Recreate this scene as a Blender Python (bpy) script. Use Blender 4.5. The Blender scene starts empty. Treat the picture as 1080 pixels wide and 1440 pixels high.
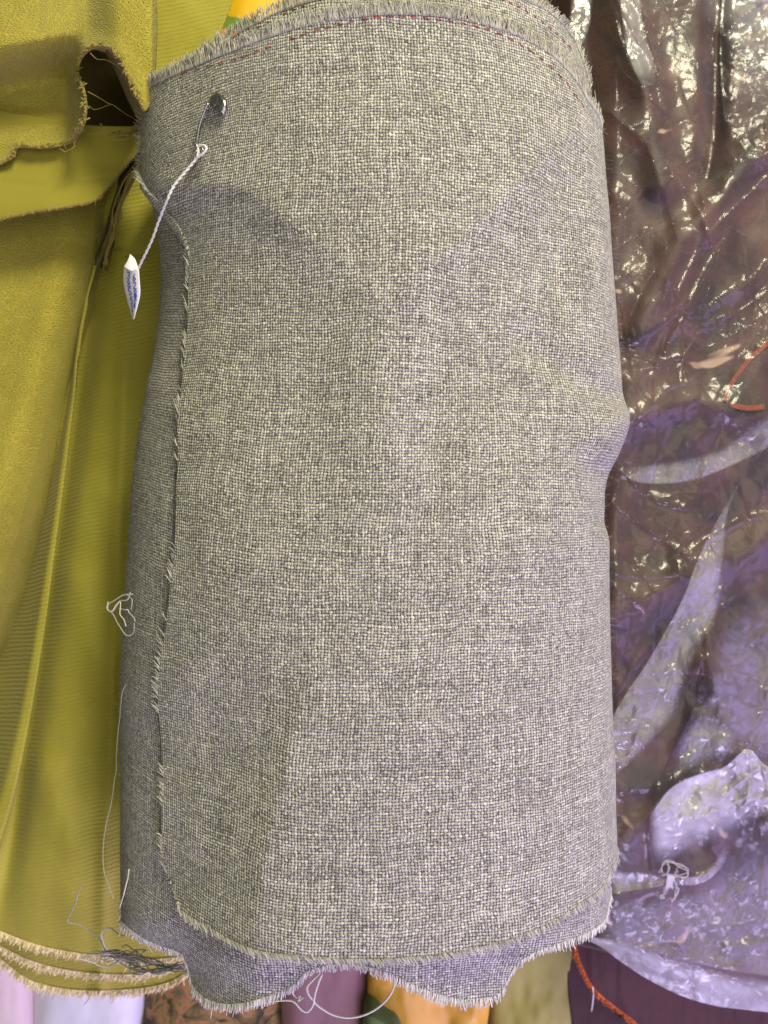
import bpy, math, random
import numpy as np
from mathutils.geometry import delaunay_2d_cdt
from mathutils import Vector

random.seed(7)
rng = np.random.default_rng(11)
scene = bpy.context.scene
COL = scene.collection

# ------------------------------------------------------------------ camera
F, HC = 1050.0, 0.65                 # focal length in photo pixels, camera height (m)
cam_d = bpy.data.cameras.new('camera')
cam = bpy.data.objects.new('camera', cam_d)
COL.objects.link(cam)
cam.location = (0, 0, HC)
cam_d.sensor_fit = 'VERTICAL'
cam_d.sensor_height = 36.0
cam_d.sensor_width = 27.0
cam_d.lens = F / 1440 * 36.0
cam_d.clip_start = 0.01
cam_d.clip_end = 20
cam_d.dof.use_dof = True
cam_d.dof.focus_distance = 0.385
cam_d.dof.aperture_fstop = 8.0
scene.camera = cam


def W(px, py, z):
    """photo pixel + height -> point on that height"""
    px, py, z = np.broadcast_arrays(np.asarray(px, float), np.asarray(py, float), np.asarray(z, float))
    d = HC - z
    return np.stack([(px - 540) / F * d, (720 - py) / F * d, z], -1)


def topx(P):
    d = HC - P[..., 2]
    return 540 + P[..., 0] / d * F, 720 - P[..., 1] / d * F


def sstep(a, b, x):
    t = np.clip((x - a) / (b - a), 0, 1)
    return t * t * (3 - 2 * t)


def poly(pts, n):
    """resample polyline (smoothed by Catmull-Rom) to n points, even by length"""
    p = np.array(pts, float)
    if len(p) == 2:
        t = np.linspace(0, 1, n)[:, None]
        return p[0] * (1 - t) + p[1] * t
    q = np.vstack([2 * p[0] - p[1], p, 2 * p[-1] - p[-2]])
    out = []
    for i in range(1, len(q) - 2):
        t = np.linspace(0, 1, 24, endpoint=False)[:, None]
        a, b, c, d = q[i - 1], q[i], q[i + 1], q[i + 2]
        out.append(0.5 * ((2 * b) + (-a + c) * t + (2 * a - 5 * b + 4 * c - d) * t ** 2 + (-a + 3 * b - 3 * c + d) * t ** 3))
    out.append(p[-1:])
    o = np.vstack(out)
    s = np.concatenate([[0], np.cumsum(np.linalg.norm(np.diff(o, axis=0), axis=1))])
    t = np.linspace(0, s[-1], n)
    return np.stack([np.interp(t, s, o[:, k]) for k in range(o.shape[1])], -1)


# ------------------------------------------------------------------ numpy noise
_perm = rng.random((256, 256))


def vnoise(x, y):
    x = np.asarray(x, float); y = np.asarray(y, float)
    xi, yi = np.floor(x).astype(int), np.floor(y).astype(int)
    fx, fy = x - xi, y - yi
    fx = fx * fx * (3 - 2 * fx); fy = fy * fy * (3 - 2 * fy)
    g = lambda a, b: _perm[a & 255, b & 255]
    return (g(xi, yi) * (1 - fx) + g(xi + 1, yi) * fx) * (1 - fy) + (g(xi, yi + 1) * (1 - fx) + g(xi + 1, yi + 1) * fx) * fy - 0.5


def fbm(x, y, o=3):
    r, a = 0, 1.0
    for k in range(o):
        r = r + a * vnoise(x * 2 ** k + 17.3 * k, y * 2 ** k + 5.1 * k); a *= 0.5
    return r


def segdist(px, py, pts):
    """distance to a polyline and the signed side"""
    d = np.full(px.shape, 1e9); sg = np.zeros(px.shape)
    for (x0, y0), (x1, y1) in zip(pts[:-1], pts[1:]):
        vx, vy = x1 - x0, y1 - y0
        L = vx * vx + vy * vy + 1e-9
        t = np.clip(((px - x0) * vx + (py - y0) * vy) / L, 0, 1)
        dx, dy = px - x0 - t * vx, py - y0 - t * vy
        dd = np.hypot(dx, dy)
        m = dd < d
        d = np.where(m, dd, d); sg = np.where(m, np.sign(vx * dy - vy * dx), sg)
    return d, sg


def crumple(px, py, cell, seed, box, aspect=1.0):
    """piecewise flat facets over random triangles: creased film"""
    r = np.random.default_rng(seed)
    x0, y0, x1, y1 = box
    nx, ny = int((x1 - x0) / cell) + 2, int((y1 - y0) / (cell * aspect)) + 2
    pts, hs = [], []
    for i in range(nx):
        for j in range(ny):
            pts.append((x0 + (i + r.uniform(-.48, .48)) * cell, y0 + (j + r.uniform(-.48, .48)) * cell * aspect))
            hs.append(r.normal())
    v, e, f, *_ = delaunay_2d_cdt([Vector(p) for p in pts], [], [], 0, 1e-6)
    v = np.array([tuple(q) for q in v]); hs = np.array(hs[:len(v)])
    out = np.zeros(px.shape)
    ax, ay = px.ravel(), py.ravel(); o = out.ravel()
    order = np.argsort(ay); ys = ay[order]
    for t in f:
        if len(t) != 3: continue
        a, b, c = v[t[0]], v[t[1]], v[t[2]]
        lo, hi = min(a[1], b[1], c[1]), max(a[1], b[1], c[1])
        i0, i1 = np.searchsorted(ys, lo), np.searchsorted(ys, hi)
        idx = order[i0:i1]
        if len(idx) == 0: continue
        X, Y = ax[idx], ay[idx]
        den = (b[1] - c[1]) * (a[0] - c[0]) + (c[0] - b[0]) * (a[1] - c[1])
        if abs(den) < 1e-9: continue
        l0 = ((b[1] - c[1]) * (X - c[0]) + (c[0] - b[0]) * (Y - c[1])) / den
        l1 = ((c[1] - a[1]) * (X - c[0]) + (a[0] - c[0]) * (Y - c[1])) / den
        l2 = 1 - l0 - l1
        m = (l0 >= -1e-6) & (l1 >= -1e-6) & (l2 >= -1e-6)
        o[idx[m]] = (l0 * hs[t[0]] + l1 * hs[t[1]] + l2 * hs[t[2]])[m]
    return o.reshape(px.shape)


# ------------------------------------------------------------------ objects
def tag(o, label=None, cat=None, group=None, kind=None):
    if label: o['label'] = label
    if cat: o['category'] = cat
    if group: o['group'] = group
    if kind: o['kind'] = kind
    return o


def empty(name, loc, label, cat):
    o = bpy.data.objects.new(name, None)
    o.empty_display_size = 0.02
    COL.objects.link(o)
    o.location = loc
    return tag(o, label, cat)


def mk(name, V, Fc, mat, root=None, uv=None, attr=None, smooth=True, loc=None, thick=None):
    V = np.asarray(V, float).reshape(-1, 3)
    off = np.array(root.location) if root is not None else (np.array(loc) if loc is not None else np.zeros(3))
    if root is not None and root.parent is not None:
        off = off + np.array(root.parent.location)
    me = bpy.data.meshes.new(name)
    me.from_pydata((V - off).tolist(), [], Fc if isinstance(Fc, list) else Fc.tolist())
    if uv is not None:
        lay = me.uv_layers.new(name='UVMap')
        li = np.empty(len(me.loops), np.int32); me.loops.foreach_get('vertex_index', li)
        lay.data.foreach_set('uv', np.asarray(uv, np.float32).reshape(-1, 2)[li].ravel())
    if attr is not None:
        a = me.attributes.new('yarn', 'FLOAT', 'POINT')
        a.data.foreach_set('value', np.asarray(attr, np.float32).ravel())
    me.polygons.foreach_set('use_smooth', [smooth] * len(me.polygons))
    me.materials.append(mat)
    me.update()
    o = bpy.data.objects.new(name, me)
    COL.objects.link(o)
    if root is not None:
        o.parent = root
    elif loc is not None:
        o.location = loc
    if thick:
        s = o.modifiers.new('thickness', 'SOLIDIFY'); s.thickness = thick; s.offset = -1
    return o


def gridfaces(nu, nv, flip=False):
    i, j = np.meshgrid(np.arange(nu - 1), np.arange(nv - 1), indexing='ij')
    a = i * nv + j; b = (i + 1) * nv + j; c = (i + 1) * nv + j + 1; d = i * nv + j + 1
    f = np.stack([a, b, c, d], -1).reshape(-1, 4)
    return f[:, ::-1] if flip else f


def up(P, Fc):
    """orient faces so that they look up on average"""
    p = P.reshape(-1, 3)
    n = np.cross(p[Fc[:, 1]] - p[Fc[:, 0]], p[Fc[:, 2]] - p[Fc[:, 0]])
    return Fc[:, ::-1].copy() if n[:, 2].sum() < 0 else Fc


def coons(left, right, top, bottom, nu, nv):
    """px grid [nu across, nv down] from four boundary polylines"""
    L, R = poly(left, nv), poly(right, nv)
    T, B = poly(top, nu), poly(bottom, nu)
    u = np.linspace(0, 1, nu)[:, None, None]; v = np.linspace(0, 1, nv)[None, :, None]
    G = (1 - u) * L[None] + u * R[None] + (1 - v) * T[:, None] + v * B[:, None]
    G -= (1 - u) * (1 - v) * L[0] + u * (1 - v) * R[0] + (1 - u) * v * L[-1] + u * v * R[-1]
    return G[..., 0], G[..., 1]


def sheet(name, P, mat, root=None, thick=0.0008, loc=None, uv=None, skirt=None):
    nu, nv = P.shape[:2]
    Fc = up(P, gridfaces(nu, nv))
    if uv is None:
        du = np.zeros((nu, nv)); dv = np.zeros((nu, nv))
        du[1:] = np.cumsum(np.linalg.norm(np.diff(P, axis=0), axis=-1), 0)
        dv[:, 1:] = np.cumsum(np.linalg.norm(np.diff(P, axis=1), axis=-1), 1)
        du = du - du[nu // 2][None] + P[nu // 2, :, 0][None]
        dv = dv - dv[:, nv // 2][:, None]
        uv = np.stack([du, dv], -1)
    V = P.reshape(-1, 3); UV = np.asarray(uv).reshape(-1, 2); Fl = Fc.tolist()
    if skirt is not None:                      # walls down to the surface below: a body with volume
        ring = [i * nv for i in range(nu)] + [(nu - 1) * nv + j for j in range(1, nv)] + \
               [i * nv + nv - 1 for i in range(nu - 2, -1, -1)] + [j for j in range(nv - 2, 0, -1)]
        n0 = len(V); rv = V[ring].copy()
        cen = rv.mean(0)
        mid = rv.copy(); mid[:, 2] = rv[:, 2] * .5 + skirt * .5
        mid[:, :2] += (rv[:, :2] - cen[:2]) / (np.linalg.norm(rv[:, :2] - cen[:2], axis=1, keepdims=True) + 1e-9) * 0.002
        low = rv.copy(); low[:, 2] = skirt
        V = np.vstack([V, mid, low]); dz = (rv[:, 2] - skirt)[:, None] * np.array([[.7, .7]])
        UV = np.vstack([UV, UV[ring] + dz * .5, UV[ring] + dz])
        m = len(ring)
        for k in range(m):
            k2 = (k + 1) % m
            Fl.append([ring[k], ring[k2], n0 + k2, n0 + k])
            Fl.append([n0 + k, n0 + k2, n0 + m + k2, n0 + m + k])
        Fl.append([n0 + m + k for k in range(m)])
        thick = None
    return mk(name, V, Fl, mat, root, UV, loc=loc, thick=thick)


class Tubes:
    def __init__(s): s.V, s.F, s.A, s.n = [], [], [], 0

    def add(s, pts, r0, r1=None, sides=5, a=0.5, rad=None):
        p = np.asarray(pts, float); k = len(p)
        r = np.linspace(r0, r0 if r1 is None else r1, k) if rad is None else np.asarray(rad)
        t = np.gradient(p, axis=0); t /= np.linalg.norm(t, axis=1, keepdims=True) + 1e-12
        ref = np.array([0, 0, 1.0]) if abs(t[:, 2]).mean() < .8 else np.array([1.0, 0, 0])
        x = np.cross(t, ref); x /= np.linalg.norm(x, axis=1, keepdims=True) + 1e-12
        y = np.cross(t, x)
        ang = np.linspace(0, 2 * np.pi, sides, endpoint=False)
        ring = p[:, None] + r[:, None, None] * (np.cos(ang)[None, :, None] * x[:, None] + np.sin(ang)[None, :, None] * y[:, None])
        b = s.n
        s.V.append(ring.reshape(-1, 3)); s.A += [a] * (k * sides); s.n += k * sides
        for i in range(k - 1):
            for j in range(sides):
                j2 = (j + 1) % sides
                s.F.append([b + i * sides + j, b + (i + 1) * sides + j, b + (i + 1) * sides + j2, b + i * sides + j2])
        s.F.append([b + j for j in range(sides)])
        s.F.append([b + (k - 1) * sides + j for j in range(sides - 1, -1, -1)])

    def build(s, name, mat, root=None, loc=None):
        return mk(name, np.vstack(s.V), s.F, mat, root, attr=s.A, loc=loc)


# ------------------------------------------------------------------ shader helpers
class NT:
    def __init__(s, name):
        s.m = bpy.data.materials.new(name); s.m.use_nodes = True
        s.t = s.m.node_tree; s.t.nodes.clear()
        s.out = s.n('ShaderNodeOutputMaterial')

    def n(s, typ, **kw):
        nd = s.t.nodes.new(typ)
        for k, v in kw.items(): setattr(nd, k, v)
        return nd

    def link(s, a, b): s.t.links.new(a, b)

    def put(s, sock, v):
        if isinstance(v, bpy.types.NodeSocket): s.link(v, sock)
        elif v is not None: sock.default_value = v

    def math(s, op, a, b=None, c=None, clamp=False):
        nd = s.n('ShaderNodeMath', operation=op); nd.use_clamp = clamp
        s.put(nd.inputs[0], a)
        if b is not None: s.put(nd.inputs[1], b)
        if c is not None: s.put(nd.inputs[2], c)
        return nd.outputs[0]

    def add(s, a, b): return s.math('ADD', a, b)
    def sub(s, a, b): return s.math('SUBTRACT', a, b)
    def mul(s, a, b): return s.math('MULTIPLY', a, b)

    def comb(s, x, y, z=0.0):
        nd = s.n('ShaderNodeCombineXYZ')
        for k, v in enumerate((x, y, z)): s.put(nd.inputs[k], v)
        return nd.outputs[0]

    def sep(s, v):
        nd = s.n('ShaderNodeSeparateXYZ'); s.link(v, nd.inputs[0]); return nd.outputs

    def noise(s, vec, scale, detail=2.0, rough=.5, dist=0.0):
        nd = s.n('ShaderNodeTexNoise')
        if vec is not None: s.link(vec, nd.inputs['Vector'])
        nd.inputs['Scale'].default_value = scale; nd.inputs['Detail'].default_value = detail
        nd.inputs['Roughness'].default_value = rough; nd.inputs['Distortion'].default_value = dist
        return nd.outputs['Fac']

    def maprange(s, v, a, b, c, d, smooth=False):
        nd = s.n('ShaderNodeMapRange')
        if smooth: nd.interpolation_type = 'SMOOTHSTEP'
        for k, x in enumerate((v, a, b, c, d)): s.put(nd.inputs[k], x)
        return nd.outputs[0]

    def mixc(s, f, a, b, mode='MIX'):
        nd = s.n('ShaderNodeMix', data_type='RGBA', blend_type=mode)
        s.put(nd.inputs[0], f)
        s.put(nd.inputs[6], a if isinstance(a, bpy.types.NodeSocket) else (*a, 1))
        s.put(nd.inputs[7], b if isinstance(b, bpy.types.NodeSocket) else (*b, 1))
        return nd.outputs[2]

    def mixv(s, f, a, b):
        nd = s.n('ShaderNodeMix', data_type='VECTOR')
        s.put(nd.inputs[0], f); s.put(nd.inputs[4], a); s.put(nd.inputs[5], b)
        return nd.outputs[1]

    def ramp(s, v, stops):
        nd = s.n('ShaderNodeValToRGB'); e = nd.color_ramp.elements
        while len(e) < len(stops): e.new(0.5)
        for k, (p, c) in enumerate(stops):
            e[k].position = p; e[k].color = (*c, 1)
        s.link(v, nd.inputs[0]); return nd.outputs[0]

    def uv(s): return s.n('ShaderNodeUVMap').outputs[0]
    def obj(s): return s.n('ShaderNodeTexCoord').outputs['Object']

    def bump(s, h, dist, strength=1.0, normal=None):
        nd = s.n('ShaderNodeBump')
        nd.inputs['Strength'].default_value = strength; nd.inputs['Distance'].default_value = dist
        s.link(h, nd.inputs['Height'])
        if normal is not None: s.link(normal, nd.inputs['Normal'])
        return nd.outputs[0]

    def principled(s, color, rough=.8, normal=None, sheen=0.0, spec=.3, metal=0.0, sheen_tint=(1, 1, 1)):
        b = s.n('ShaderNodeBsdfPrincipled')
        s.put(b.inputs['Base Color'], color if isinstance(color, bpy.types.NodeSocket) else (*color, 1))
        s.put(b.inputs['Roughness'], rough); b.inputs['Specular IOR Level'].default_value = spec
        b.inputs['Metallic'].default_value = metal
        b.inputs['Sheen Weight'].default_value = sheen
        b.inputs['Sheen Tint'].default_value = (*sheen_tint, 1)
        if normal is not None: s.link(normal, b.inputs['Normal'])
        return b.outputs[0]

    def done(s, sh):
        s.link(sh, s.out.inputs[0]); return s.m


def mat_weave(name, pitch_u, pitch_v, dark, mid, light, gap, seed=0.0):
    """plain weave of melange wool: yarns cross over and under, shade of the gaps painted dark"""
    t = NT(name)
    uv = t.uv(); x, y, _ = t.sep(uv)
    wob = t.noise(t.comb(x, y, seed), 28.0, 2.0)
    wob2 = t.noise(t.comb(x, y, seed + 5), 31.0, 2.0)
    fine = t.noise(t.comb(x, y, seed + 9), 330.0, 1.0)
    u = t.add(t.add(t.math('DIVIDE', x, pitch_u), t.mul(t.sub(wob, .5), 3.2)), t.mul(t.sub(fine, .5), .62))
    v = t.add(t.add(t.math('DIVIDE', y, pitch_v), t.mul(t.sub(wob2, .5), 3.2)), t.mul(t.sub(fine, .5), -.62))
    iu, iv = t.math('FLOOR', u), t.math('FLOOR', v)
    fu, fv = t.sub(t.sub(u, iu), .5), t.sub(t.sub(v, iv), .5)
    par = t.math('FLOORED_MODULO', t.add(iu, iv), 2.0)
    sg = t.sub(1.0, t.mul(par, 2.0))
    pu, pv = t.math('COSINE', t.mul(fu, math.pi)), t.math('COSINE', t.mul(fv, math.pi))
    S = t.mul(t.mul(pu, pv), t.mul(sg, .5))
    thick_u = t.maprange(t.noise(t.comb(t.mul(iu, 3.7), t.mul(v, .22), seed + 2), 1.0, 2), .28, .72, .38, .82)
    thick_v = t.maprange(t.noise(t.comb(t.mul(u, .22), t.mul(iv, 3.3), seed + 3), 1.0, 2), .28, .72, .38, .82)
    hw = t.add(t.mul(pu, thick_u), S)
    hf = t.sub(t.mul(pv, thick_v), S)
    h = t.math('MAXIMUM', hw, hf)
    sel = t.math('GREATER_THAN', hf, hw)
    c1 = t.mixv(sel, t.comb(t.mul(iu, 7.31), t.mul(v, .8), seed), t.comb(t.mul(u, .8), t.mul(iv, 5.17), seed + 31))
    c2 = t.mixv(sel, t.comb(t.mul(u, 4.2), t.mul(v, .9), seed), t.comb(t.mul(u, .9), t.mul(iv, 4.2), seed + 11))
    c3 = t.mixv(sel, t.comb(t.mul(iu, 1.7), t.mul(v, .03), seed), t.comb(t.mul(u, .03), t.mul(iv, 1.9), seed + 51))
    n1 = t.noise(c1, 1.0, 2.0, .6); n2 = t.noise(c2, 1.0, 2.0, .6); n3 = t.noise(c3, 1.0, 1.0)
    blot = t.noise(t.comb(x, y, seed + 3), 55.0, 3.0, .6)
    val = t.add(t.add(t.mul(n1, .60), t.mul(n2, .46)), t.add(t.mul(t.sub(n3, .5), .34), t.mul(t.sub(blot, .5), .12)))
    col = t.ramp(val, [(.30, dark), (.49, mid), (.69, light)])
    gap_shade = t.maprange(t.add(h, t.mul(t.sub(n1, .5), .45)), .37, .62, 1.0, 0.0, True)
    col = t.mixc(t.mul(gap_shade, .88), col, gap)  # shade in the holes between yarns, mixed into the colour
    b1 = t.bump(t.noise(t.comb(x, y, seed), 1500.0, 2.0), .0003, .5)
    nm = t.bump(h, .00055, .85, b1)
    return t.done(t.principled(col, .9, nm, sheen=.18, spec=.12, sheen_tint=(.95, .93, .9)))


def mat_yarn(name, dark, light, rough=.85, sheen=.2):
    t = NT(name)
    a = t.n('ShaderNodeAttribute'); a.attribute_name = 'yarn'
    n = t.noise(t.obj(), 900.0, 2.0)
    f = t.add(t.mul(a.outputs['Fac'], .8), t.mul(n, .25))
    return t.done(t.principled(t.ramp(f, [(.1, dark), (.9, light)]), rough, sheen=sheen, spec=.15))


def mat_cloth(name, col, col2, kind='plain', rough=.75, sheen=.1, spec=.2, scale=1.0, bumpd=.0004, ang=0.0):
    """small-scale cloth structures on UVs measured in metres"""
    t = NT(name)
    uv = t.uv(); x, y, _ = t.sep(uv)
    big = t.noise(t.comb(x, y, 1.3), 22.0, 3.0)
    if kind == 'twill':
        ca, sa = math.cos(ang), math.sin(ang)
        w = t.add(t.mul(x, sa), t.mul(y, ca))
        w = t.add(w, t.mul(t.sub(t.noise(t.comb(x, y, 0), 40.0, 2), .5), .003))
        l = t.add(t.mul(x, ca), t.mul(y, -sa))
        s = t.math('SINE', t.mul(w, 2 * math.pi / (.0027 * scale)))
        tk = t.math('SINE', t.mul(l, 2 * math.pi / .0016))
        nn = t.noise(t.comb(t.mul(l, 200.0), t.mul(w, 900.0), 2), 1.0, 2)
        h = t.add(t.add(t.mul(s, .2), t.mul(tk, .05)), t.mul(nn, .8))
    elif kind == 'crepe':
        d = t.noise(t.comb(x, y, 4), 130.0, 2)
        d2 = t.noise(t.comb(x, y, 8), 130.0, 2)
        xx = t.add(x, t.mul(t.sub(d, .5), .012)); yy = t.add(y, t.mul(t.sub(d2, .5), .007))
        s = t.math('SINE', t.mul(yy, 2 * math.pi / (.0019 * scale)))
        k = t.math('SINE', t.mul(t.add(xx, t.mul(yy, .35)), 2 * math.pi / (.0034 * scale)))
        nn = t.noise(t.comb(x, y, 2), 600.0, 2)
        h = t.add(t.add(t.mul(s, .2), t.mul(t.mul(s, k), .34)), t.mul(nn, .8))
    elif kind == 'rib':
        s = t.math('SINE', t.mul(t.add(x, t.mul(t.sub(big, .5), .01)), 2 * math.pi / (.0016 * scale)))
        h = t.add(t.mul(s, .05), t.mul(t.noise(t.comb(x, t.mul(y, .25), 2), 600.0, 3), .9))
    else:
        a = t.math('SINE', t.mul(x, 2 * math.pi / (.0011 * scale))); b = t.math('SINE', t.mul(y, 2 * math.pi / (.0011 * scale)))
        h = t.add(t.mul(t.mul(a, b), .25), t.mul(t.noise(t.comb(x, y, 2), 500.0, 3), .5))
    f = t.add(t.add(t.mul(h, .22 if kind == 'twill' else .45), t.mul(t.sub(big, .5), .7)), .38 if kind == 'twill' else .32)
    c = t.mixc(t.math('MULTIPLY', f, 1.0, clamp=True), col, col2)
    return t.done(t.principled(c, rough, t.bump(h, bumpd, .8), sheen=sheen, spec=spec))


def mat_film(name, milk, tint=(.95, .95, .96), rough=.13, refl=.030, scat=(.62, .62, .66), crinkle=.0005):
    t = NT(name)
    o = t.obj()
    n1 = t.noise(o, 55.0, 3.0, .55, .6)
    vo = t.n('ShaderNodeTexVoronoi', feature='DISTANCE_TO_EDGE'); vo.inputs['Scale'].default_value = 85.0
    w = t.n('ShaderNodeVectorMath', operation='ADD'); t.link(o, w.inputs[0])
    wn = t.n('ShaderNodeTexNoise'); wn.inputs['Scale'].default_value = 30.0; t.link(o, wn.inputs['Vector'])
    ws = t.n('ShaderNodeVectorMath', operation='SCALE'); ws.inputs['Scale'].default_value = .02
    t.link(wn.outputs['Color'], ws.inputs[0]); t.link(ws.outputs[0], w.inputs[1]); t.link(w.outputs[0], vo.inputs['Vector'])
    h = t.add(t.mul(n1, .12), t.mul(t.math('MINIMUM', vo.outputs['Distance'], .25), 1.3))
    nm = t.bump(h, crinkle * 3.4, .5)
    tr = t.n('ShaderNodeBsdfTransparent'); tr.inputs[0].default_value = (*tint, 1)
    df = t.n('ShaderNodeBsdfDiffuse'); df.inputs[0].default_value = (*scat, 1); t.link(nm, df.inputs['Normal'])
    tl = t.n('ShaderNodeBsdfTranslucent'); tl.inputs[0].default_value = (*scat, 1)
    m0 = t.n('ShaderNodeMixShader'); m0.inputs[0].default_value = .35; t.link(df.outputs[0], m0.inputs[1]); t.link(tl.outputs[0], m0.inputs[2])
    m1 = t.n('ShaderNodeMixShader')
    mk_ = t.maprange(t.noise(o, 38.0, 3.0), .3, .7, milk * .6, milk * 1.4)
    at = t.n('ShaderNodeAttribute'); at.attribute_name = 'yarn'; thickness = at.outputs['Fac']
    t.link(t.mul(mk_, thickness), m1.inputs[0]); t.link(tr.outputs[0], m1.inputs[1]); t.link(m0.outputs[0], m1.inputs[2])
    gl = t.n('ShaderNodeBsdfGlossy'); gl.inputs['Roughness'].default_value = rough; gl.inputs['Color'].default_value = (1, 1, 1, 1)
    t.link(nm, gl.inputs['Normal'])
    lw = t.n('ShaderNodeLayerWeight'); lw.inputs['Blend'].default_value = .5; t.link(nm, lw.inputs['Normal'])
    g2 = t.n('ShaderNodeBsdfGlossy'); g2.inputs['Roughness'].default_value = .5; t.link(nm, g2.inputs['Normal'])
    gm_ = t.n('ShaderNodeMixShader'); gm_.inputs[0].default_value = .55; t.link(gl.outputs[0], gm_.inputs[1]); t.link(g2.outputs[0], gm_.inputs[2])
    fr = t.add(t.mul(t.math('POWER', lw.outputs['Facing'], 4.0), .75), refl)
    fr = t.mul(fr, t.math('MINIMUM', t.mul(thickness, 2.0), 1.0))
    m2 = t.n('ShaderNodeMixShader'); t.link(fr, m2.inputs[0]); t.link(m1.outputs[0], m2.inputs[1]); t.link(gm_.outputs[0], m2.inputs[2])
    return t.done(m2.outputs[0])


# ------------------------------------------------------------------ materials
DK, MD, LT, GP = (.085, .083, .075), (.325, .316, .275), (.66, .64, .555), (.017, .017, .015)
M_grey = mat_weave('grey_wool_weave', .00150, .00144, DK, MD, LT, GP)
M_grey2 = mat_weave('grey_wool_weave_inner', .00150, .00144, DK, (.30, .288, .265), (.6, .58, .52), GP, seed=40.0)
M_greyyarn = mat_yarn('grey_wool_yarn', (.11, .108, .095), (.58, .555, .475))
M_paleyarn = mat_yarn('pale_wool_yarn', (.35, .33, .31), (.72, .7, .68))
M_red = mat_yarn('red_sewing_thread', (.20, .014, .02), (.38, .035, .04), .5)
M_fuzz = mat_yarn('wool_fuzz', (.3, .29, .26), (.7, .68, .62))
M_string = mat_yarn('white_cotton_string', (.46, .44, .40), (.78, .76, .72), .8)
M_olive_yarn = mat_yarn('olive_yarn', (.10, .075, .008), (.36, .28, .06))
M_cream_yarn = mat_yarn('cream_edge_yarn', (.36, .27, .07), (.82, .70, .42))
M_orange_yarn = mat_yarn('orange_yarn', (.16, .025, .008), (.85, .22, .05))
M_twill = mat_cloth('olive_twill', (.228, .20, .014), (.43, .385, .058), 'twill', .62, .12, .3, bumpd=.0007, ang=-.22)
M_smooth = mat_cloth('olive_plain_weave', (.235, .205, .022), (.325, .285, .038), 'plain', .75, .1, .2, .8, .0002)
M_crepe = mat_cloth('mustard_crepe', (.205, .17, .018), (.47, .405, .06), 'crepe', .75, .15, .2, .75, bumpd=.00055)
M_crepe2 = mat_cloth('mustard_crepe_inner', (.25, .18, .02), (.40, .31, .06), 'crepe', .7, .1, .25, 1.3, bumpd=.0005)
M_maroon = mat_cloth('maroon_cloth', (.060, .026, .022), (.115, .058, .045), 'rib', .6, .15, .3)
M_maroon2 = mat_cloth('maroon_roll_cloth', (.018, .005, .0055), (.062, .02, .022), 'rib', .7, .1, .2, 2.2)
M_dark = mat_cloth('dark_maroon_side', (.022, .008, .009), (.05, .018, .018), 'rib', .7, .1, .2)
M_orange = mat_cloth('orange_trim', (.10, .022, .012), (.42, .10, .045), 'crepe', .7, bumpd=.001)
M_white = mat_cloth('white_cotton', (.70, .70, .72), (.82, .82, .84), 'plain', .8)
M_pink = mat_cloth('pale_pink_cotton', (.74, .58, .55), (.84, .72, .70), 'plain', .8)
M_mauve = mat_cloth('mauve_satin', (.17, .08, .085), (.25, .125, .13), 'plain', .45, .1, .4)
M_gold = mat_cloth('gold_satin', (.50, .24, .02), (.78, .48, .08), 'plain', .35, .05, .5)
M_oliveback = mat_cloth('dull_olive_cloth', (.20, .18, .05), (.30, .27, .09), 'plain', .7)
M_green = mat_cloth('leaf_green_cloth', (.06, .10, .02), (.12, .17, .05), 'plain', .6)
M_film = mat_film('clear_polythene', .022)
M_milk = mat_film('doubled_polythene', .23, scat=(.70, .69, .73), refl=.055, rough=.15)
M_haze = mat_film('hazy_polythene', .13, scat=(.66, .64, .72), refl=.04, rough=.15)
M_milk2 = mat_film('crumpled_polythene', .48, scat=(.74, .73, .78), refl=.08, rough=.16)


def mat_metal():
    t = NT('nickel_pin_metal')
    n = t.noise(t.obj(), 400.0, 2)
    return t.done(t.principled((.36, .36, .37), t.maprange(n, .3, .7, .18, .34), metal=1.0, spec=.5))


def mat_paper():
    t = NT('white_tag_paper')
    n = t.noise(t.obj(), 500.0, 3)
    return t.done(t.principled(t.ramp(n, [(.3, (.74, .72, .70)), (.7, (.83, .81, .79))]), .7, t.bump(n, .0001, .4)))


def mat_ink():
    t = NT('blue_ink')
    return t.done(t.principled(t.ramp(t.noise(t.obj(), 900.0, 2), [(.3, (.05, .06, .33)), (.7, (.14, .15, .48))]), .6))


def mat_stripe():
    """yellow cloth with a green and a red woven band and a cream field"""
    t = NT('yellow_striped_cotton')
    x, y, _ = t.sep(t.uv())
    w = t.add(y, t.mul(t.sub(t.noise(t.comb(x, y, 0), 60.0, 2), .5), .004))
    c = t.ramp(t.maprange(w, .0, .1, 0, 1), [(0, (.68, .40, .008)), (.42, (.70, .42, .01)), (.425, (.17, .27, .04)), (.52, (.20, .30, .05)),
                                           (.525, (.75, .22, .07)), (.57, (.75, .25, .09)), (.58, (.80, .68, .22)), (1, (.82, .70, .25))])
    c.node.color_ramp.interpolation = 'LINEAR'
    return t.done(t.principled(c, .6, t.bump(t.noise(t.comb(x, y, 1), 900.0, 2), .0002, .5), spec=.3))


def mat_print():
    t = NT('brown_printed_cotton')
    x, y, _ = t.sep(t.uv())
    n = t.noise(t.comb(x, y, 0), 55.0, 3, .6, 1.0)
    c = t.ramp(n, [(.35, (.035, .03, .022)), (.46, (.16, .11, .04)), (.53, (.30, .19, .06)), (.6, (.30, .12, .06)), (.68, (.10, .12, .05))])
    return t.done(t.principled(c, .7, spec=.2))


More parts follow.
